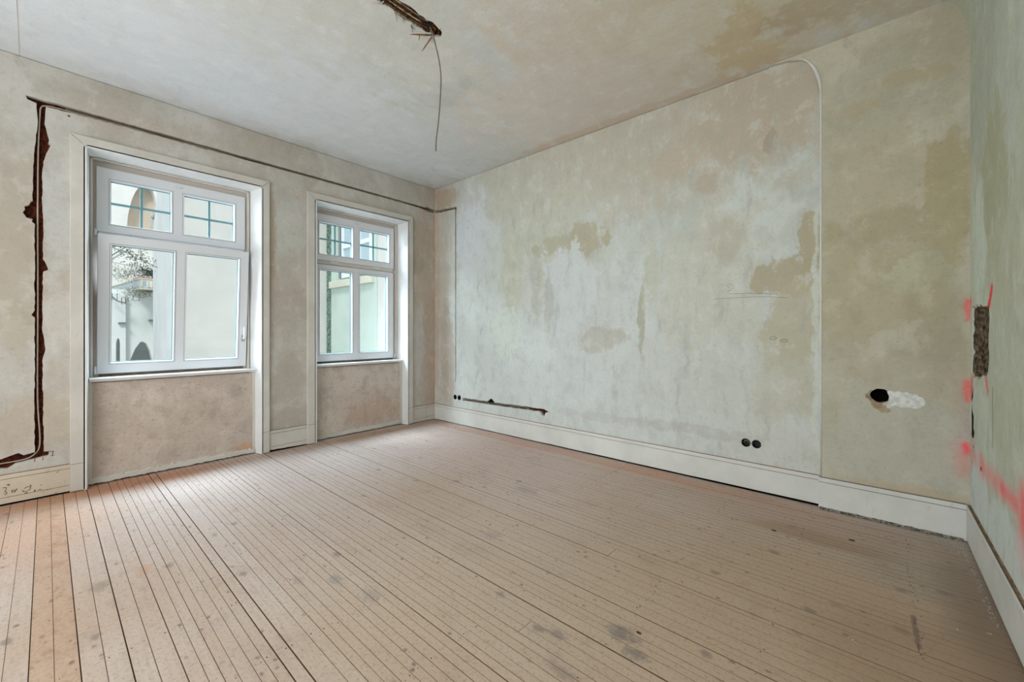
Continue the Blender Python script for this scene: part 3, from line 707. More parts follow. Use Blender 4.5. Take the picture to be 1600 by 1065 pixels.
# ------------------------------------------------------------------ right wall with a cove and the broken-out hole
fnR = lambda a, b, d: (XR+d, a, b)
ZC = 3.02
gl_ = [rw(1519, 482), rw(1521, 478), rw(1524, 480), rw(1526, 474), rw(1529, 479), rw(1532, 473), rw(1535, 479), rw(1539, 476), rw(1541, 480), rw(1545, 476), rw(1546, 500), rw(1544.5, 530), rw(1546, 560), rw(1544, 580), rw(1540, 590), rw(1535, 586), rw(1531, 593), rw(1526, 588), rw(1521, 590), rw(1518.5, 580), rw(1519, 540), rw(1518.3, 510)]
gouge = jag(gl_, .03, .006, 21)
gl2 = [rw(1519.2, 601), rw(1520.2, 604), rw(1520.6, 620), rw(1518.2, 628), rw(1519, 640), rw(1521.2, 650), rw(1521, 668), rw(1522.6, 676), rw(1521.5, 683), rw(1518, 684), rw(1516.2, 674), rw(1515.6, 655), rw(1516, 636), rw(1517.2, 618), rw(1518.4, 608)]
gouge2 = [(min(a, YP-.004), b) for a, b in jag(gl2, .03, .004, 8)]
gl3 = [rw(1518.5, 690), rw(1521.5, 697), rw(1521.5, 708), rw(1519.5, 702)]
wr = bmesh.new()
layer(wr, [(YREAR, 0), (YP+.10, 0), (YP+.10, ZC), (YREAR, ZC)], [gouge, gouge2, gl3], fnR, 0, PT)
wall_right = tag(finish('wall_right', wr, M['wall_right']), kind='structure')
# cove
bm = bmesh.new(); prof = [(XR-.125*(1-math.cos(a)), ZC+(H-ZC)*math.sin(a)) for a in [math.pi/2*k/14 for k in range(15)]]
rows = [[bm.verts.new((x, yy, z)) for x, z in prof] for yy in (YREAR, YP+.02)]
for i in range(14): bm.faces.new([rows[0][i], rows[1][i], rows[1][i+1], rows[0][i+1]])
o = finish('cove', bm, M['wall_right'], wall_right, smooth=True, recalc=False)
# rough masonry behind the plaster
bm = bmesh.new(); ny, nz = 60, 90; rnd = random.Random(5); y0, y1, z0, z1 = 2.9, YP+.02, .55, 1.6
from mathutils import noise as mn
vg = [[bm.verts.new((XR+.012+.028*mn.noise(Vector((0, y0+(y1-y0)*i/ny, z0+(z1-z0)*j/nz))*9)+.016*mn.noise(Vector((3, y0+(y1-y0)*i/ny, z0+(z1-z0)*j/nz))*28), y0+(y1-y0)*i/ny, z0+(z1-z0)*j/nz)) for j in range(nz+1)] for i in range(ny+1)]
for i in range(ny):
    for j in range(nz): bm.faces.new([vg[i][j], vg[i+1][j], vg[i+1][j+1], vg[i][j+1]])
for v in bm.verts: v.co.x = min(max(v.co.x, XR+.004), XR+.075)
finish('broken_masonry', bm, M['rubble'], wall_right, recalc=False)
finish('crack_dark_backing', bx(XR+.0035, XR+.03, 3.55, 3.735, .60, 1.0), M['crack'], wall_right)  # dark sheet just under the face stands in for the crack's unlit depth
finish('brick_masonry', bx(XR+.08, XR+.3, YREAR, YP+.3, -.1, H), M['brick_core'], wall_right)
# faint ridge of a plastered-over pipe run
bm = bmesh.new(); a, b = rw(1551, 604), rw(1551.5, 700)
tube(bm, [(XR+.0005, a[0], a[1]), (XR+.0005, b[0], b[1])], .0018, 5); finish('plaster_ridge', bm, M['groove'], wall_right)
bm = bmesh.new(); layer(bm, circle2(*rw(1533, 732), .020, .012, 9, .2, 2), [], fnR, -.0006, .002); finish('old_plug', bm, M['rusty_brown'], wall_right)

# ------------------------------------------------------------------ rear wall (behind the camera)
tag(finish('wall_rear', bx(XW-.3, XR+.3, YREAR-.2, YREAR, -.1, H), M['wall_window']), kind='structure')

# ================================================================== CEILING
fnC = lambda a, b, d: (a, b, H+d)
g0, g1 = Vector((-2.41, 1.02)), Vector((-2.245, 1.83))
d = (g1-g0).normalized(); nrm = Vector((-d.y, d.x))
A = at(598, 0, 'Z', H); Bp = at(688, 47, 'Z', H)
mid0 = Vector((at(612, 0, 'Z', H)[0], at(612, 0, 'Z', H)[1])); mid1 = Vector((at(690, 46, 'Z', H)[0], at(690, 46, 'Z', H)[1]))
dd = (mid1-mid0).normalized(); nn = Vector((-dd.y, dd.x)); start = Vector((-2.300, .75)); mid1 = Vector((-2.292, 1.850)); dd = (mid1-start).normalized(); nn = Vector((-dd.y, dd.x))
L = (mid1-start).length; rnd = random.Random(31)
side1, side2 = [], []
m = 34
for i in range(m+1):
    f = i/m; wdt = .060 if f < .88 else .060*math.sqrt(max(.05, 1-((f-.88)/.12)**2*.92))
    c = start+dd*L*f
    side1.append(tuple(c+nn*(wdt*.9+rnd.uniform(-.011, .008)))); side2.append(tuple(c-nn*(wdt*.9+rnd.uniform(-.011, .008))))
hole = side1+side2[::-1]
cb_ = bmesh.new()
layer(cb_, [(XW-.05, YREAR), (XR-.12, YREAR), (XR-.12, YP+.12), (XW-.05, YP+.12)], [hole], fnC, 0, .022)
ceil = tag(finish('ceiling', cb_, M['ceiling']), kind='structure')
finish('ceiling_boards', bx(XW-.6, XR+.6, YREAR-.3, YB+.3, H+.075, H+.25), M['lath_dark'], ceil)
# reeds / laths exposed in the broken strip
for k in range(13):
    off = -.055+.0091*k+rnd.uniform(-.002, .002); zz = H+rnd.uniform(.001, .012)
    s0 = start+dd*rnd.uniform(-.03, .05)+nn*off; e0 = start+dd*(L-.02-rnd.uniform(0, .16))+nn*(off*.9)
    bm = bmesh.new(); seg_ = 9; r = rnd.uniform(.0030, .0052)
    tube(bm, [(s0.lerp(e0, i/seg_).x+rnd.uniform(-.0015, .0015), s0.lerp(e0, i/seg_).y, zz+rnd.uniform(-.002, .002)) for i in range(seg_+1)], r, 5, taper=[rnd.uniform(.7, 1.15) for _ in range(seg_+1)])
    finish('lath', bm, (M['lath'], M['lath_dark'], M['reed'], M['lath_dark'], M['lath'])[k % 5], ceil)
# crumbled plaster edges and hanging slivers
bm = bmesh.new()
for i in range(90):
    f = rnd.random(); sgn = rnd.choice((-1, 1)); c = start+dd*L*f+nn*sgn*rnd.uniform(.046, .062)
    r = rnd.uniform(.004, .010); q = bmesh.ops.create_icosphere(bm, subdivisions=1, radius=r)
    for v in q['verts']: v.co = Vector((v.co.x*rnd.uniform(.6, 1.5), v.co.y*rnd.uniform(.6, 1.5), v.co.z*.6))+Vector((c.x, c.y, H+rnd.uniform(.001, .012)))
o = finish('crumbled_plaster', bm, M['rubble'], ceil); o['kind'] = 'stuff'
bm = bmesh.new()
for i in range(60):
    f = .84+.16*rnd.random(); c = start+dd*L*f+nn*rnd.uniform(-.026, .026)
    q = bmesh.ops.create_icosphere(bm, subdivisions=1, radius=rnd.uniform(.004, .011))
    for v in q['verts']: v.co = v.co+Vector((c.x, c.y, H+rnd.uniform(.006, .02)))
o = finish('crumbled_mortar', bm, M['lath_dark'], ceil); o['kind'] = 'stuff'
def sliver(name, p0, p1, w, mat, th=.0025):
    p0, p1 = Vector(p0), Vector(p1); bm = bmesh.new(); dr = (p1-p0).normalized(); sd = dr.cross(Vector((.3, .8, .2))).normalized(); nr = dr.cross(sd)
    prof = [(0, .5), (.25, 1), (.6, .85), (.85, .5), (1, .08)]
    rr = []
    for f, ww in prof:
        c = p0.lerp(p1, f)
        rr.append([bm.verts.new(c+sd*w*ww*sx*.5+nr*th*sy*.5) for sx, sy in ((-1, -1), (1, -1), (1, 1), (-1, 1))])
    for a, b in zip(rr, rr[1:]):
        for i in range(4): bm.faces.new([a[i], a[(i+1) % 4], b[(i+1) % 4], b[i]])
    bm.faces.new(rr[0][::-1]); bm.faces.new(rr[-1])
    return finish(name, bm, mat, ceil)
def cpt(u, v, z): return at(u, v, 'Z', z)
sliver('splinter', cpt(677, 55, H-.004), cpt(640, 53.5, H-.035), .011, M['splinter'])
sliver('splinter', cpt(675, 57, H-.004), cpt(659, 80.5, H-.060), .014, M['splinter'])
sliver('splinter', cpt(642, 37.5, H+.002), cpt(644.5, 51, H-.02), .016, M['grime'])
sliver('splinter', cpt(616, 15, H+.002), cpt(621, 34, H-.02), .010, M['lath'])
sliver('splinter', cpt(630, 25, H+.002), cpt(631, 36, H-.015), .010, M['lath'])
sliver('splinter', cpt(656, 52.6, H-.012), cpt(654.5, 63, H-.03), .010, M['grime'])
sliver('splinter', cpt(594, 2, H+.0), cpt(581, 4, H-.01), .014, M['crumb'])
sliver('splinter', cpt(600, 2, H+.0), cpt(591, 7.5, H-.02), .012, M['crumb'])
# ceiling rose wire hook black clip
finish('cable_clip', bx(-.014, .014, -.014, .014, -.01, .01), M['black'], ceil).location = cpt(669, 37, H+.004)
# faint joint where the flat ceiling field begins
bm = bmesh.new(); tube(bm, [(XW, -.135, H-.0003), (-3.6, -.118, H-.0003), (-2.6, -.10, H-.0003)], .0022, 5); finish('ceiling_joint', bm, M['casing'], ceil)

# hanging cable
bm = bmesh.new(); p0 = cpt(671, 40, H+.008); dcam = .8
F0 = -math.sin(YAW)*p0.x+math.cos(YAW)*p0.y
def atF(u, v, F): return ray(u, v)*F+Vector((0, 0, CH))
tube(bm, spline([p0, atF(676, 52, F0), atF(679.5, 66, F0), atF(686, 95, F0), atF(689, 122, F0+.01), atF(687.5, 160, F0+.01), atF(685, 190, F0), atF(681.5, 220, F0), atF(681, 236, F0)], 6), .0042, 8)
o = finish('hanging_cable', bm, M['cable_dark'], smooth=True)
tag(o, 'thin brown cable hanging loose from the broken strip in the ceiling', 'cable')

# ================================================================== BASEBOARDS
def skirt(name, p0, p1, normal, zb0, zb1, mat, groove_mat, ztop=.228, th=.014, parent=None, bead=True, top_open=False):
    """board from p0 to p1 (x,y at its front face); normal points into the wall"""
    p0, p1, nv = Vector((*p0, 0)), Vector((*p1, 0)), Vector((*normal, 0))
    bm = bmesh.new(); n = 24; rnd = random.Random(hash(name) % 97 if False else len(name)*7)
    prof_t = [(0, ztop-.028), (0, ztop-.002), (.002, ztop)]
    rows = []
    for i in range(n+1):
        f = i/n; c = p0.lerp(p1, f); zb = zb0+(zb1-zb0)*f+rnd.uniform(-.0015, .0015)
        prof = [(th, zb), (.001, zb), (0, zb+.003), (0, ztop-.034), (.0035, ztop-.0325), (.0035, ztop-.0305), (0, ztop-.029), (0, ztop-.004), (.003, ztop), (th, ztop)]
        rows.append([bm.verts.new(c+nv*dn+Vector((0, 0, z))) for dn, z in prof])
    for a, b in zip(rows, rows[1:]):
        for k in range(len(a)): bm.faces.new([a[k], a[(k+1) % len(a)], b[(k+1) % len(a)], b[k]])
    bm.faces.new(rows[0][::-1]); bm.faces.new(rows[-1])
    o = finish(name, bm, mat, parent)
    # coloured groove line and open joint on top
    bm = bmesh.new(); side = nv*.0032
    for (za, zb_, off) in ((ztop-.0325, ztop-.0305, .0030), (ztop, ztop+.004, .0045)):
        a = [bm.verts.new(q+nv*(off-.0012 if za < ztop else off)+Vector((0, 0, z))) for q in (p0, p1) for z in (za, zb_)]
        b = [bm.verts.new(q+nv*(off+.006)+Vector((0, 0, z))) for q in (p0, p1) for z in (za, zb_)]
        for f in ((0, 1, 3, 2),): bm.faces.new([a[i] for i in f]); bm.faces.new([b[i] for i in reversed(f)])
        bm.faces.new([a[0], a[2], b[2], b[0]]); bm.faces.new([a[1], b[1], b[3], a[3]]); bm.faces.new([a[0], b[0], b[1], a[1]]); bm.faces.new([a[2], a[3], b[3], b[2]])
    finish('joint_line', bm, groove_mat, o)
    return o
sk = skirt('baseboard_back', (XW+.006, YB-.012), (XS-.002, YB-.012), (0, 1), .008, .019, M['skirting'], M['rusty_brown']); tag(sk, kind='structure')
finish('shadow_gap', bx(XW, XS, YB-.002, YB-.0005, -.02, .03), M['void'], sk)
sk = skirt('baseboard_chimney', (XS-.014, YP-.013), (XR-.016, YP-.013), (0, 1), .004, .004, M['skirting'], M['groove']); tag(sk, kind='structure')
bm = bmesh.new(); n = 40; rnd = random.Random(3); rowsA = []
for i in range(n+1):
    x = XS-.01+(XR-.02-XS)*i/n; h_ = .018+rnd.uniform(-.003, .002)
    rowsA.append([bm.verts.new((x, YP-.0135, h_)), bm.verts.new((x, YP-.018+rnd.uniform(-.002, .002), h_*.7)), bm.verts.new((x, YP-.024+rnd.uniform(-.003, .003), .002))])
for a, b in zip(rowsA, rowsA[1:]):
    for k in range(2): bm.faces.new([a[k], a[k+1], b[k+1], b[k]])
o = finish('dirt_fillet', bm, M['grime'], sk); o['kind'] = 'stuff'
sk = skirt('baseboard_right', (XR-.018, YP-.014), (XR-.018, YREAR), (1, 0), .016, .020, M['skirting'], M['groove'], th=.009); tag(sk, kind='structure')
# bare wood showing between board and plaster
bm = bmesh.new(); n = 50; rr = []
for i in range(n+1):
    yy = YP-.02+(YREAR-YP)*i/n*1.0; w_ = .004+.0045*min(1, i/6)+rnd.uniform(-.001, .0015)
    rr.append([bm.verts.new((XR-.009-.0005, yy, .2275)), bm.verts.new((XR-.0092+.002, yy, .2325)), bm.verts.new((XR-.0005, yy, .234+rnd.uniform(-.002, .003)))])
for a, b in zip(rr, rr[1:]):
    for k in range(2): bm.faces.new([a[k], a[k+1], b[k+1], b[k]])
finish('bare_wood_strip', bm, M['barewood'], sk)
for (nm, ya, yb, mat, zb, gm) in (('baseboard_left', YREAR, W1['c0']-.001, 'skirting_warm', (.020, .014), 'rusty_brown'), ('baseboard_pier', W1['c1']+.001, W2['c0']-.001, 'casing', (.024, .012), 'groove'), ('baseboard_corner', W2['c1']+.001, YB-.013, 'casing', (.008, .008), 'rusty_brown')):
    sk = skirt(nm, (XW+.014, ya), (XW+.014, yb), (-1, 0), zb[0], zb[1], M[mat], M[gm]); tag(sk, kind='structure')
    finish('shadow_gap', bx(XW+.0005, XW+.002, ya, yb, -.02, .03), M['void'], sk)
    bm = bmesh.new(); tube(bm, [(XW+.0145, ya+.02, .056), (XW+.0145, (ya+yb)/2, .060), (XW+.0145, yb-.004, .062)], .0016, 4); finish('foot_line', bm, M[gm], sk)
    if nm == 'baseboard_corner':
        bm = bmesh.new(); ym = ya+(yb-ya)*.58; tube(bm, [(XW+.0145, ym, .01), (XW+.0145, ym, .222)], .0014, 4); finish('board_joint', bm, M['rusty_brown'], sk)
    if nm == 'baseboard_left':
        # flaked paint that reads like scrawled letters: B, o, r and loops, copied where they stand
        def s3(u, v): p = at(u, v, 'X', XW+.0147); return tuple(p)
        strokes = [[(4, 762), (10, 761), (9, 766), (7, 768), (11, 769), (9, 772.5), (6, 772)], [(18, 766), (22, 765), (23, 768.5), (19, 769), (18, 766)], [(23, 768), (26.5, 763)],
                   [(35, 765.5), (37, 768), (41, 767), (43, 769), (38, 771)], [(38, 763), (42, 760), (46, 760), (48, 762), (46, 765), (43, 766)], [(47, 757), (49, 760)],
                   [(53, 766), (55, 765), (54, 768)], [(59, 765), (65, 764)], [(63, 758), (65, 757)], [(73, 765), (76, 764.5)], [(79, 764), (80, 764)], [(86, 770), (89, 769)],
                   [(10, 757), (15, 756)], [(12, 758), (15, 757.5)], [(88, 738), (92, 736)]]
        bm = bmesh.new()
        for s_ in strokes: tube(bm, [s3(*p) for p in s_], .0021, 5)
        finish('flaked_lettering', bm, M['peel'], sk)['kind'] = 'stuff'

# ================================================================== WIRES IN THE CHASES
def thing_cable(name, pts, r, mat, label, group=None, n=6):
    bm = bmesh.new(); tube(bm, spline(pts, n), r, 8); o = finish(name, bm, mat, smooth=True)
    return tag(o, label, 'cable', group)
xc_ = XW-.018
pts = [(xc_, -.60, .308), (xc_, -.32, .312), (xc_, -.20, .312), (xc_, -.11, .318), (xc_, -.065, .342), (xc_, -.038, .39), (xc_, -.034, .5), (xc_, -.046, .8), (xc_, -.044, 1.5), (xc_, -.045, 2.2), (xc_, -.042, 2.7), (xc_, -.034, 2.96), (xc_, -.028, 3.04), (xc_, .0, 3.063), (xc_, .06, 3.069)]
zz = lambda y: 3.070-.003*y
pts += [(xc_+random.uniform(-.003, .006), yy, zz(yy)+random.uniform(-.004, .004)) for yy in [.3+.22*i for i in range(15)]]+[(xc_, 3.60, 3.052), (xc_+.02, 3.74, 3.046), (XW+.04, YB+.008, 3.044), (XW+.10, YB+.014, 3.048), (-4.55, YB+.014, 3.040), (-4.40, YB+.014, 3.030)]
thing_cable('electrical_cable', pts, .0045, M['cable'], 'pale grey cable lying in the chased groove around the left window and along the top', n=4)
thing_cable('electrical_cable', [(XW-.020, yy, 3.083-.003*yy+random.uniform(-.002, .002)) for yy in [.10+.25*i for i in range(15)]]+[(XW-.012, 3.70, 3.066), (XW+.03, YB+.012, 3.052), (-4.6, YB+.015, 3.026), (-4.41, YB+.016, 3.020)], .0035, M['cable_dark'], 'thin brown cable above the grey one in the horizontal groove under the ceiling', n=4)
thing_cable('electrical_cable', [(-4.386, YB+.02, 3.02), (-4.387, YB+.018, 2.4), (-4.385, YB+.018, 1.6), (-4.387, YB+.018, .9), (-4.386, YB+.018, .59)], .0035, M['brick_core'], 'dark red cable running down the narrow vertical groove near the far corner', n=6)
z_ = lambda x: ca[1]+(cb[1]-ca[1])*(x-ca[0])/(cb[0]-ca[0])
thing_cable('electrical_cable', [(x, YB+.010, z_(x)+.004+random.uniform(-.004, .004)) for x in [ca[0]+.03+i*(cb[0]-ca[0]-.25)/12 for i in range(13)]], .0030, M['cable'], 'grey cable lying in the short slanted groove above the back baseboard', n=4)
thing_cable('electrical_cable', [(x, YB+.014, z_(x)-.008+random.uniform(-.003, .003)) for x in [ca[0]+.02+i*(cb[0]-ca[0]-.15)/12 for i in range(13)]], .0022, M['cable_dark'], 'thinner brown cable along the lower edge of the short slanted groove', n=4)

# ================================================================== FLUSH SOCKET BOXES
def cup(c, r=.0335, d=.038, depth_wires=True):
    """open round box let into the back wall; c=(x,z)"""
    root = empty('socket_box', (c[0], YB, c[1]))
    bm = bmesh.new(); n = 24
    R0 = [bm.verts.new((r*math.cos(2*math.pi*k/n), -.0015, r*math.sin(2*math.pi*k/n))) for k in range(n)]
    R1 = [bm.verts.new(((r-.003)*math.cos(2*math.pi*k/n), -.0015, (r-.003)*math.sin(2*math.pi*k/n))) for k in range(n)]
    R2 = [bm.verts.new(((r-.004)*math.cos(2*math.pi*k/n), d, (r-.004)*math.sin(2*math.pi*k/n))) for k in range(n)]
    R3 = [bm.verts.new((r*math.cos(2*math.pi*k/n), .01, r*math.sin(2*math.pi*k/n))) for k in range(n)]
    for k in range(n):
        j = (k+1) % n
        bm.faces.new([R0[k], R0[j], R1[j], R1[k]]); bm.faces.new([R1[k], R1[j], R2[j], R2[k]]); bm.faces.new([R0[j], R0[k], R3[k], R3[j]])
    bm.faces.new(R2)
    finish('box_shell', bm, M['black'], root)
    for s in (-1, 1):
        bm = bmesh.new(); tube(bm, [(s*(r-.006), .004, 0), (s*(r-.006), .016, 0)], .0032, 8); finish('screw_post', bm, M['black'], root)
        bm = bmesh.new(); tube(bm, [(s*(r-.006), .0015, 0), (s*(r-.006), .0042, 0)], .002, 8); finish('screw', bm, M['steel'], root)
    return root
lab = ['left of the far pair of round black socket boxes near the corner', 'right of the far pair of round black socket boxes near the corner',
       'black round socket box, left of the near pair, low on the long wall', 'black round socket box, right of the near pair, low on the long wall']
for i, c in enumerate(ol+orr):
    b = tag(cup(c), lab[i], 'socket box', 'empty flush socket boxes')
    if i in (0, 2):
        bm = bmesh.new(); xx = .0335; tube(bm, [(xx-.002, .004, 0), (xx+.006, .003, 0)], .004, 8); finish('link_collar', bm, M['black'], b)
    if i == 2:
        bm = bmesh.new()
        tube(bm, spline([(-.02, .03, -.01), (-.012, .012, .012), (.004, .006, .02), (.016, .012, .010), (.02, .03, -.004)], 5), .0022, 6); finish('wire_loop', bm, M['cable'], b, smooth=True)
b = tag(cup(cbox), 'grey green round box half uncovered above the slanted groove', 'socket box', 'empty flush socket boxes')

# ================================================================== DEBRIS ON THE FLOOR
bm = bmesh.new(); rnd = random.Random(77)
def crumb(x, y, r):
    q = bmesh.ops.create_icosphere(bm, subdivisions=1, radius=r)
    for v in q['verts']: v.co = Vector((v.co.x*rnd.uniform(.7, 1.5), v.co.y*rnd.uniform(.7, 1.5), v.co.z*rnd.uniform(.4, .8)))+Vector((x, y, r*.45))
for i in range(240):
    f = rnd.random()**1.6; crumb(XR-.03-f*.13-rnd.random()*.02, YP-.03-rnd.random()**1.8*.22, rnd.uniform(.001, .0035))
for i in range(120): crumb(XR-.03-rnd.random()*.02, YP-.1-rnd.random()*.9, rnd.uniform(.001, .003))
for i in range(60): crumb(rnd.uniform(XW+.3, XS), YB-.03-rnd.random()**2*.5, rnd.uniform(.001, .0035))
for (u, v) in [(1078, 764), (980, 728), (978, 735), (1061, 766), (1500, 985), (1546, 990), (1585, 1012), (1588, 1003), (1331, 1000), (420, 712), (425, 710), (384, 715)]:
    p = at(u, v, 'Z', 0)
    for k in range(3): crumb(p.x+rnd.uniform(-.012, .012), p.y+rnd.uniform(-.012, .012), rnd.uniform(.002, .005))
for w in (W1, W2):
    for i in range(60): crumb(-4.90+rnd.random()*.05, rnd.uniform(w['o0'], w['o1']), rnd.uniform(.001, .004))
o = finish('plaster_crumbs', bm, M['crumb']); tag(o, 'white plaster crumbs and dust scattered along the wall feet and corner', 'debris', kind='stuff')
for (u, v, r, lb) in ((1331, 844, .011, 'small dark flake lying on the boards before the chimney breast'), (1209, 829, .010, 'brown chip lying on the boards below the near socket boxes'), (998, 989, .008, 'brown chip beside the grey stain on the near boards')):
    p = at(u, v, 'Z', 0); bm = bmesh.new(); q = bmesh.ops.create_icosphere(bm, subdivisions=2, radius=r)
    for vv in q['verts']: vv.co = Vector((vv.co.x*1.5, vv.co.y*.7, vv.co.z*.25))*rnd.uniform(.85, 1.1)+Vector((p.x, p.y, .003))
    tag(finish('wood_chip', bm, M['lath_dark']), lb, 'chip')

# ================================================================== OUTSIDE: the courtyard
def ext(name, c, k=1.0, **kw):
    return plain(name, C(*c, k), .9, .1, nscale=kw.get('ns', 1.5), namp=kw.get('na', .04))
M['cream'] = ext('cream_render', (208, 208, 204), 1.0); M['cream_side'] = ext('pale_lit_render', (226, 230, 232), 1.0)
M['green'] = ext('green_render', (190, 205, 196), 1.0); M['white_render'] = ext('white_render', (228, 234, 236), 1.12)
M['white_bright'] = ext('white_facade', (244, 243, 240), 1.02); M['beige'] = ext('beige_render', (222, 206, 188), 1.0)
M['pebble'] = plain('pebble_dash', C(120, 150, 134), .95, .1, nscale=22, namp=.4)
M['ledge'] = ext('stone_ledge', (206, 206, 190)); M['ext_frame'] = plain('grey_window_frame', C(226, 232, 238), .5)
M['ext_glass'] = plain('far_glass', C(168, 190, 200), .2, .6); M['iron'] = plain('grey_iron', C(120, 130, 132), .6, .4)
M['rail'] = plain('railing_grey', C(186, 198, 204), .7); M['baluster'] = plain('baluster_cream', C(214, 212, 198), .8)
M['terracotta'] = plain('terracotta_box', C(206, 120, 104), .85); M['leaf'] = plain('leaf_green', C(84, 116, 88), .8, nscale=9, namp=.3)
M['ivy'] = plain('dry_vine', C(136, 142, 128), .9, nscale=25, namp=.35); M['bark'] = plain('branch_bark', C(140, 138, 134), .9)
M['arch_dark'] = plain('archway_inside', C(172, 180, 178), .9); M['ground'] = plain('courtyard_ground', C(170, 168, 160), .95, .1, nscale=2)
tag(finish('courtyard_ground', bx(-40, XW-.55, -20, 25, -1.7, -1.5), M['ground']), kind='structure')
Yg = 4.983
# cream building closing the courtyard
b = empty('courtyard_building', (-11, 1.75, -1.5)); tag(b, 'cream rendered blank wall filling the right panes of the left window', 'building')
bm = bmesh.new(); box(bm, -12.7, -11.0, 1.745, Yg, -1.5, 9); keep(b, finish('wall', bm, M['cream']))
bm = bmesh.new(); box(bm, -12.71, -11.03, 1.738, 1.745, -1.5, 9); keep(b, finish('side_wall', bm, M['cream_side']))  # paler than the front: the side's different lighting is painted into its colour
bm = bmesh.new(); box(bm, -12.8, -10.9, 1.70, Yg, 9, 9.25); keep(b, finish('roof_slab', bm, M['ledge']))
# green wing
b = empty('green_wing', (-9, Yg, -1.5)); tag(b, 'pale green house wing with stone ledge and grey windows beyond the right window', 'building')
P = lambda nm, bm, m, par=None, **k: keep(par or b, finish(nm, bm, m, None, **k)) if par is None else finish(nm, bm, m, par, **k)
P('wall', bx(-11, -8.5, Yg, Yg+2, -1.5, 7), M['green']); P('wall', bx(-8.5, -5.6, Yg+.03, Yg+2, -1.5, 7), M['cream'])
P('pebble_pilaster', bx(-11.0, -10.76, Yg-.012, Yg+.01, -1.5, 7), M['pebble'])
P('stone_ledge', bx(-10.70, -8.58, Yg-.10, Yg+.02, 2.40, 2.58), M['ledge'], bevel=.02)
P('low_ledge', bx(-10.40, -9.3, Yg-.08, Yg+.02, .72, .80), M['green'])
for (xa, xb) in ((-10.05, -9.30), (-9.22, -8.62)):
    f = bmesh.new(); layer(f, [(xa, 2.62), (xb, 2.62), (xb, 5.6), (xa, 5.6)], [[(xa+.08, 2.74), (xb-.08, 2.74), (xb-.08, 3.35), (xa+.08, 3.35)], [(xa+.08, 3.45), (xb-.08, 3.45), (xb-.08, 5.5), (xa+.08, 5.5)]], lambda a, b_, d: (a, Yg-.07+d, b_), 0, .06)
    fr = P('window', f, M['ext_frame'])
    pane = finish('pane', bx(xa+.05, xb-.05, Yg-.035, Yg-.025, 2.65, 5.55), M['ext_glass']); pane.parent = fr
P('downpipe', (lambda bm: (tube(bm, [(-10.14, Yg-.06, 2.62), (-10.14, Yg-.10, 7)], .035, 10), bm)[1])(bmesh.new()), M['iron'])
P('roof_slab', bx(-11, -5.3, Yg-.1, Yg+2, 7, 7.2), M['ledge'])
# white villa with arches and a balcony
b = villa = empty('white_villa', (-18, 2, -1.5)); tag(b, 'white villa wall with two dark arches below a planted balcony', 'building')
def arch(y, zt, w, zb, pow_=2.2, n=14):
    pts = [(y-w, zb)]+[(y-w*math.cos(math.pi*i/n), zt-(zt-zb)*.75*(1-math.sin(math.pi*i/n)**(1)) if False else zb+(zt-zb)*(math.sin(math.pi*i/n)**.8)) for i in range(1, n)]+[(y+w, zb)]
    return pts
fnV = lambda a, b_, d: (-18-d, a, b_)
bm = bmesh.new()
A1 = [(1.76, -1.2), (1.74, .0), (1.80, .38), (1.90, .70), (2.03, .93), (2.10, .945), (2.18, .88), (2.28, .62), (2.36, .2), (2.38, -1.2)]
A2 = [(1.455, -1.2), (1.455, .9), (1.475, 1.02), (1.50, 1.075), (1.53, 1.02), (1.548, .9), (1.548, -1.2)]
layer(bm, [(-2.5, -1.5), (4.5, -1.5), (4.5, 2.62), (-2.5, 2.62)], [A1, A2], fnV, 0, .35); P('wall', bm, M['white_render'])
P('arch_backing', bx(-19.6, -19.5, .2, 4, -1.5, 2.6), M['arch_dark']); bm = bmesh.new(); layer(bm, [(-2.5, -1.5), (1.665, -1.5), (1.665, 2.45), (-2.5, 2.45)], [[(a-.012, c) for a, c in A2]], lambda a, b_, d: (-17.8-d, a, b_), 0, .15); P('side_pier', bm, M['white_render'])
for (u0_, u1_, v_) in ((185, 197, 504.5), (234, 246, 500)):
    p, q = at(u0_, v_, 'X', -17.72), at(u1_, v_, 'X', -17.72)
    P('wall_bracket', bx(-17.99, -17.70, p.y, q.y, p.z-.025, p.z+.025), M['iron'])
for (u0_, u1_, v_) in ((208, 218, 465.5), (175, 183, 464), (190, 196, 471)):
    p, q = at(u0_, v_, 'X', -17.6), at(u1_, v_, 'X', -17.6)
    bm = bmesh.new(); tube(bm, [(-17.6, p.y, p.z+.12), (-17.6, p.y, p.z-.08), (-17.6, q.y, q.z-.08), (-17.6, q.y, q.z+.12)], .012, 6); P('iron_bracket', bm, M['iron'])
bm = bmesh.new(); tube(bm, spline([at(175, 463, 'X', -17.5), at(182, 469, 'X', -17.5), at(190, 472, 'X', -17.5), at(197, 473, 'X', -17.5)], 5), .02, 6); P('iron_scroll', bm, M['iron'])
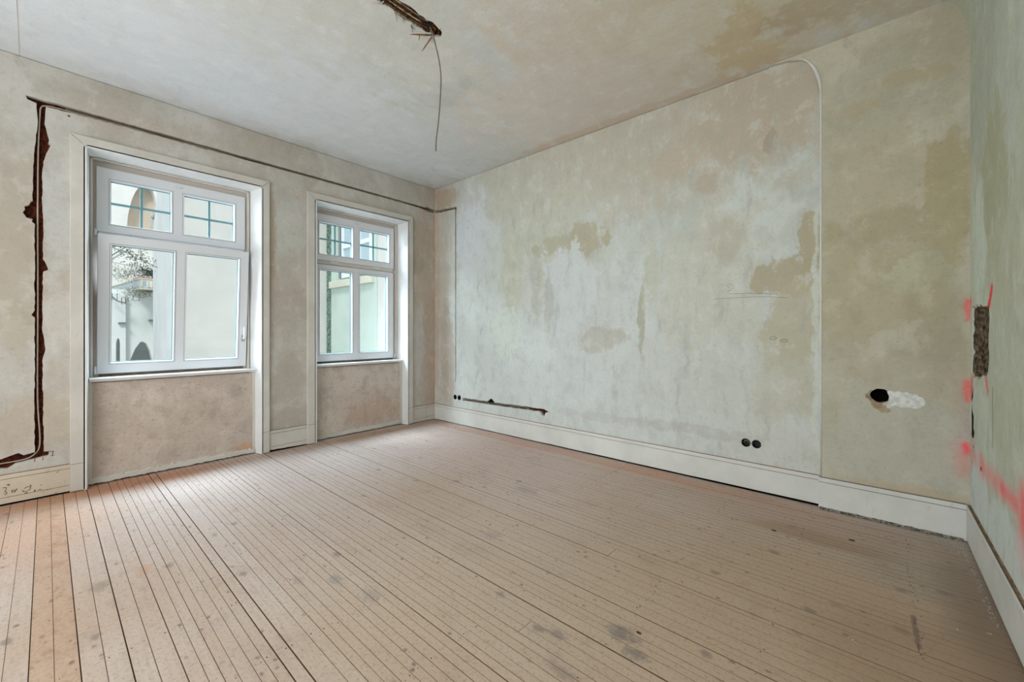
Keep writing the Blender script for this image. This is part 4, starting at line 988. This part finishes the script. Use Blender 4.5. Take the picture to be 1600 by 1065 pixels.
# balcony (part of the villa)
bA = at(219, 449, 'X', -17.0); FA = -math.sin(YAW)*bA.x+math.cos(YAW)*bA.y
def bF(u, v, F): return ray(u, v)*F+Vector((0, 0, CH))
zb_, zr_ = bA.z, at(219, 434, 'X', -17.0).z
Lp = bF(170, 460, FA*1.21); Rp = at(252, 449, 'X', -17.0)
bal = empty('balcony', (bA.x, bA.y, zb_)); keep(b, bal)
def B(nm, bm, m): 
    o = finish(nm, bm, m); o.parent = bal; o.matrix_parent_inverse = Matrix.Translation(-Vector(bal.location)-Vector((0, 0, 0))); return o
def slabpoly(pts, z0, z1):
    bm = bmesh.new(); a = [bm.verts.new((x, y, z0)) for x, y in pts]; c = [bm.verts.new((x, y, z1)) for x, y in pts]
    bm.faces.new(a[::-1]); bm.faces.new(c)
    for i in range(len(pts)): j = (i+1) % len(pts); bm.faces.new([a[i], a[j], c[j], c[i]])
    return bm
B('balcony_slab', slabpoly([(Lp.x, Lp.y), (bA.x, bA.y), (Rp.x, Rp.y), (-18, Rp.y), (-19.8, Lp.y)], zb_-.05, zb_+.03), M['baluster'])
def railseg(p, q, z0, z1, w, mat, nm): 
    bm = bmesh.new(); p, q = Vector((p.x, p.y, 0)), Vector((q.x, q.y, 0)); d_ = (q-p).normalized(); n_ = Vector((-d_.y, d_.x, 0))*w
    vs = [bm.verts.new(v+Vector((0, 0, z))) for z in (z0, z1) for v in (p-n_, q-n_, q+n_, p+n_)]
    for f in ((0, 1, 2, 3), (7, 6, 5, 4), (0, 4, 5, 1), (1, 5, 6, 2), (2, 6, 7, 3), (3, 7, 4, 0)): bm.faces.new([vs[i] for i in f])
    B(nm, bm, mat)
railseg(Lp, bA, zr_-.04, zr_, .03, M['baluster'], 'hand_rail'); railseg(bA, Rp, zr_-.04, zr_, .03, M['baluster'], 'hand_rail')
for i in range(22):
    p = Lp.lerp(bA, (i+.08)/22); q = Lp.lerp(bA, (i+.84)/22); railseg(p, q, zb_+.03, zr_-.04, .012, M['rail'], 'railing_slat')
for f in (0.02, .36, .56, .80): 
    p = bA.lerp(Rp, f); q = bA.lerp(Rp, f+.10); railseg(p, q, zb_+.03, zr_-.03, .03, M['baluster'], 'baluster')
railseg(bA.lerp(Rp, .12), bA.lerp(Rp, .30), zb_+.04, zr_-.08, .01, M['ext_glass'], 'railing_panel')
# flower boxes on the balcony
for (f0_, f1_, lb) in ((.45, .75, 'terracotta planter on the bend of the villa balcony'), ):
    p, q = Lp.lerp(bA, .62), bA.lerp(Rp, .62); bm = slabpoly([(p.x-.25, p.y), (bA.x-.12, bA.y-.02), (q.x-.12, q.y), (q.x-.30, q.y), (bA.x-.3, bA.y), (p.x-.4, p.y)], zr_-.03, zr_+.035)
    tag(finish('planter', bm, M['terracotta']), lb, 'planter')
def leaves(bm, c, rad, n, s, rnd):
    for i in range(n):
        p = Vector(c)+Vector((rnd.gauss(0, rad[0]), rnd.gauss(0, rad[1]), rnd.gauss(0, rad[2])))
        a = Vector((rnd.uniform(-1, 1), rnd.uniform(-1, 1), rnd.uniform(-1, 1))).normalized()*s*rnd.uniform(.6, 1.3)
        c2 = a.cross(Vector((rnd.uniform(-1, 1), rnd.uniform(-1, 1), rnd.uniform(-1, 1)))).normalized()*s*.45
        vs = [bm.verts.new(p-a), bm.verts.new(p-a*.1+c2), bm.verts.new(p+a), bm.verts.new(p-a*.1-c2)]; bm.faces.new(vs)
rnd = random.Random(12)
v_ = empty('balcony_vine', (bA.x, bA.y, zb_)); tag(v_, 'dry grey vine hanging under the villa balcony', 'vine')
bm = bmesh.new()
for (u, v, ru, rv, n) in ((205, 455, .30, .12, 260), (218, 456, .25, .14, 260), (235, 453, .30, .08, 200), (200, 466, .12, .16, 130), (226, 458, .2, .1, 120)):
    leaves(bm, at(u, v, 'X', -17.25), (.10, ru*.5, rv*.8), n, .018, rnd)
o = keep(v_, finish('foliage', bm, M['ivy'], recalc=False)); o['kind'] = 'stuff'
bm = bmesh.new()
for i in range(9):
    u = 196+i*5.5; p = at(u, 449, 'X', -17.2); tube(bm, spline([p, p+Vector((.0, rnd.uniform(-.1, .1), -.16)), p+Vector((.02, rnd.uniform(-.15, .15), -.30))], 4), .005, 5)
keep(v_, finish('stems', bm, M['bark']))
s_ = empty('balcony_shrub', (bA.x-.2, bA.y, zr_)); tag(s_, 'wispy grey brown shrub growing above the villa balcony rail', 'shrub')
bm = bmesh.new()
for (u, v, ry, rz, n) in ((203, 428, .18, .12, 240), (212, 424, .2, .12, 200), (192, 428, .16, .1, 160), (224, 428, .14, .08, 120)):
    leaves(bm, at(u, v, 'X', -17.4), (.12, ry, rz), n, .022, rnd)
o = keep(s_, finish('foliage', bm, M['ivy'], recalc=False)); o['kind'] = 'stuff'
bm = bmesh.new()
for i in range(7):
    p = at(190+i*6, 436, 'X', -17.4); tube(bm, spline([p, p+Vector((0, rnd.uniform(-.1, .1), .2)), p+Vector((.02, rnd.uniform(-.25, .25), .42))], 4), .005, 5)
keep(s_, finish('stems', bm, M['bark']))
d_ = empty('dark_shrub', at(238, 430, 'X', -17.4)); tag(d_, 'small dark leafed shrub at the right end of the balcony', 'shrub')
bm = bmesh.new(); leaves(bm, at(237, 426, 'X', -17.4), (.10, .14, .08), 360, .04, rnd); o = keep(d_, finish('foliage', bm, plain('dark_leaf', C(62, 76, 80), .8), recalc=False)); o['kind'] = 'stuff'
bm = bmesh.new(); tube(bm, [at(238, 436, 'X', -17.4), at(238, 424, 'X', -17.4)], .02, 6); keep(d_, finish('stem', bm, M['bark']))
# leafy branch before the facade
XBR = -14.0
tp = at(156, 405, 'X', XBR); b3 = empty('courtyard_tree', (tp.x, tp.y, -1.5)); tag(b3, 'thin branches with green leaves crossing the top of the left pane', 'tree')
bm = bmesh.new(); tube(bm, spline([(tp.x, tp.y-.1, -1.5), (tp.x, tp.y-.16, .8), (tp.x, tp.y-.12, 2.6), (tp.x, tp.y, at(156, 380, 'X', XBR).z+.2)], 5), .09, 8); keep(b3, finish('trunk', bm, M['bark'], smooth=True))
bm = bmesh.new()
for line, r in (([(160, 380), (180, 388), (196, 394), (205, 398), (213, 404), (222, 406), (232, 411), (246, 418)], .011), ([(218, 386), (219.5, 392), (220, 400), (219, 406)], .007), ([(160, 412), (176, 410), (188, 412), (198, 414)], .006), ([(170, 425), (180, 432), (186, 440)], .006), ([(213, 404), (210, 412), (214, 420)], .006)):
    tube(bm, spline([at(u, v, 'X', XBR) for u, v in line], 4), r, 6)
keep(b3, finish('stems', bm, M['bark']))
bm = bmesh.new()
for (u, v, n, ry, rz) in ((190, 392, 60, .16, .07), (182, 390, 30, .12, .08), (200, 396, 50, .12, .06), (219, 402, 130, .10, .09), (213, 410, 60, .12, .07), (222, 414, 60, .12, .07), (206, 402, 30, .08, .05), (232, 408, 30, .14, .04), (226, 418, 40, .1, .06), (187, 412, 30, .14, .04), (220, 392, 14, .05, .06), (178, 421, 20, .08, .06)):
    leaves(bm, at(u, v, 'X', XBR), (.1, ry, rz), int(n*.75), .026, rnd)
o = keep(b3, finish('leaves', bm, M['leaf'], recalc=False)); o['kind'] = 'stuff'
# awning bars crossing the upper left of the pane
bm = bmesh.new(); tube(bm, [at(150, 418.5, 'X', -16.2), at(212, 383, 'X', -16)], .026, 6); keep(villa, finish('awning_bar', bm, M['rail']))
bm = bmesh.new(); tube(bm, [at(150, 413, 'X', -16.2), at(205, 381, 'X', -16)], .015, 6); keep(villa, finish('awning_bar', bm, M['iron']))
bm = bmesh.new(); q_ = at(150, 416, 'X', -16.2); tube(bm, [q_, (-18.0, q_.y, q_.z-.1)], .03, 6); keep(villa, finish('awning_bracket', bm, M['iron']))
# white facade with tall arched niche behind
b = empty('white_townhouse', (-24, 2, -1.5)); tag(b, 'bright white house front with a tall beige arched niche behind the villa', 'building')
fnT = lambda a, b_, d: (-24-d, a, b_)
def t2(u, v): p = at(u, v, 'X', -24); return (p.y, p.z)
arc_pts = [t2(*q) for q in ((199, 370), (198.5, 352), (200, 336), (203, 322), (207, 309), (212, 299), (217, 292.5), (222, 288), (228, 287), (234, 290.5), (239, 298), (242, 308), (244.5, 322), (245.5, 340), (246, 370))]
bm = bmesh.new(); layer(bm, [(-6, -1.5), (10, -1.5), (10, 14), (-6, 14)], [arc_pts], fnT, 0, .5); P('wall', bm, M['white_bright'])
P('niche_backing', bx(-24.6, -24.5, *sorted((t2(190, 300)[0], t2(256, 300)[0])), 3.5, 12), M['beige'])
bm = bmesh.new(); tube(bm, [at(235.5, 362, 'X', -24.2), at(238.5, 336, 'X', -24.2)], .03, 6); tube(bm, spline([at(238.5, 336, 'X', -24.2), at(240, 332, 'X', -24.2), at(244, 332, 'X', -24.2)], 4), .02, 6)
P('lamp_post', bm, M['rail'])
bm = bmesh.new(); tube(bm, [at(238, 341, 'X', -24.2), at(244, 337, 'X', -24.2)], .07, 8); P('lamp_head', bm, M['teal'])
bm = bmesh.new(); layer(bm, [t2(*q) for q in ((239.5, 389), (247, 390), (252, 392), (252, 400), (246, 408), (244.5, 401), (241, 395))], [], lambda a, b_, d: (-23.9-d, a, b_), 0, .1); P('corbel', bm, M['beige'])
# sloped end of the cream building seen in the top pane: pale wing wall
b = empty('pale_gable_wall', (-15, 2.2, -1.5)); tag(b, 'pale blue white gable wall rising right of the beige arch', 'building')
bm = bmesh.new(); q4 = [at(*q, 'X', -15.2) for q in ((253, 285), (251, 318), (248, 340), (246.5, 372), (247, 600), (290, 600), (290, 285))]
layer(bm, [(p.y, p.z) for p in q4], [], lambda a, b_, d: (-15.2-d, a, b_), 0, .8); P('wall', bm, M['cream_side'])
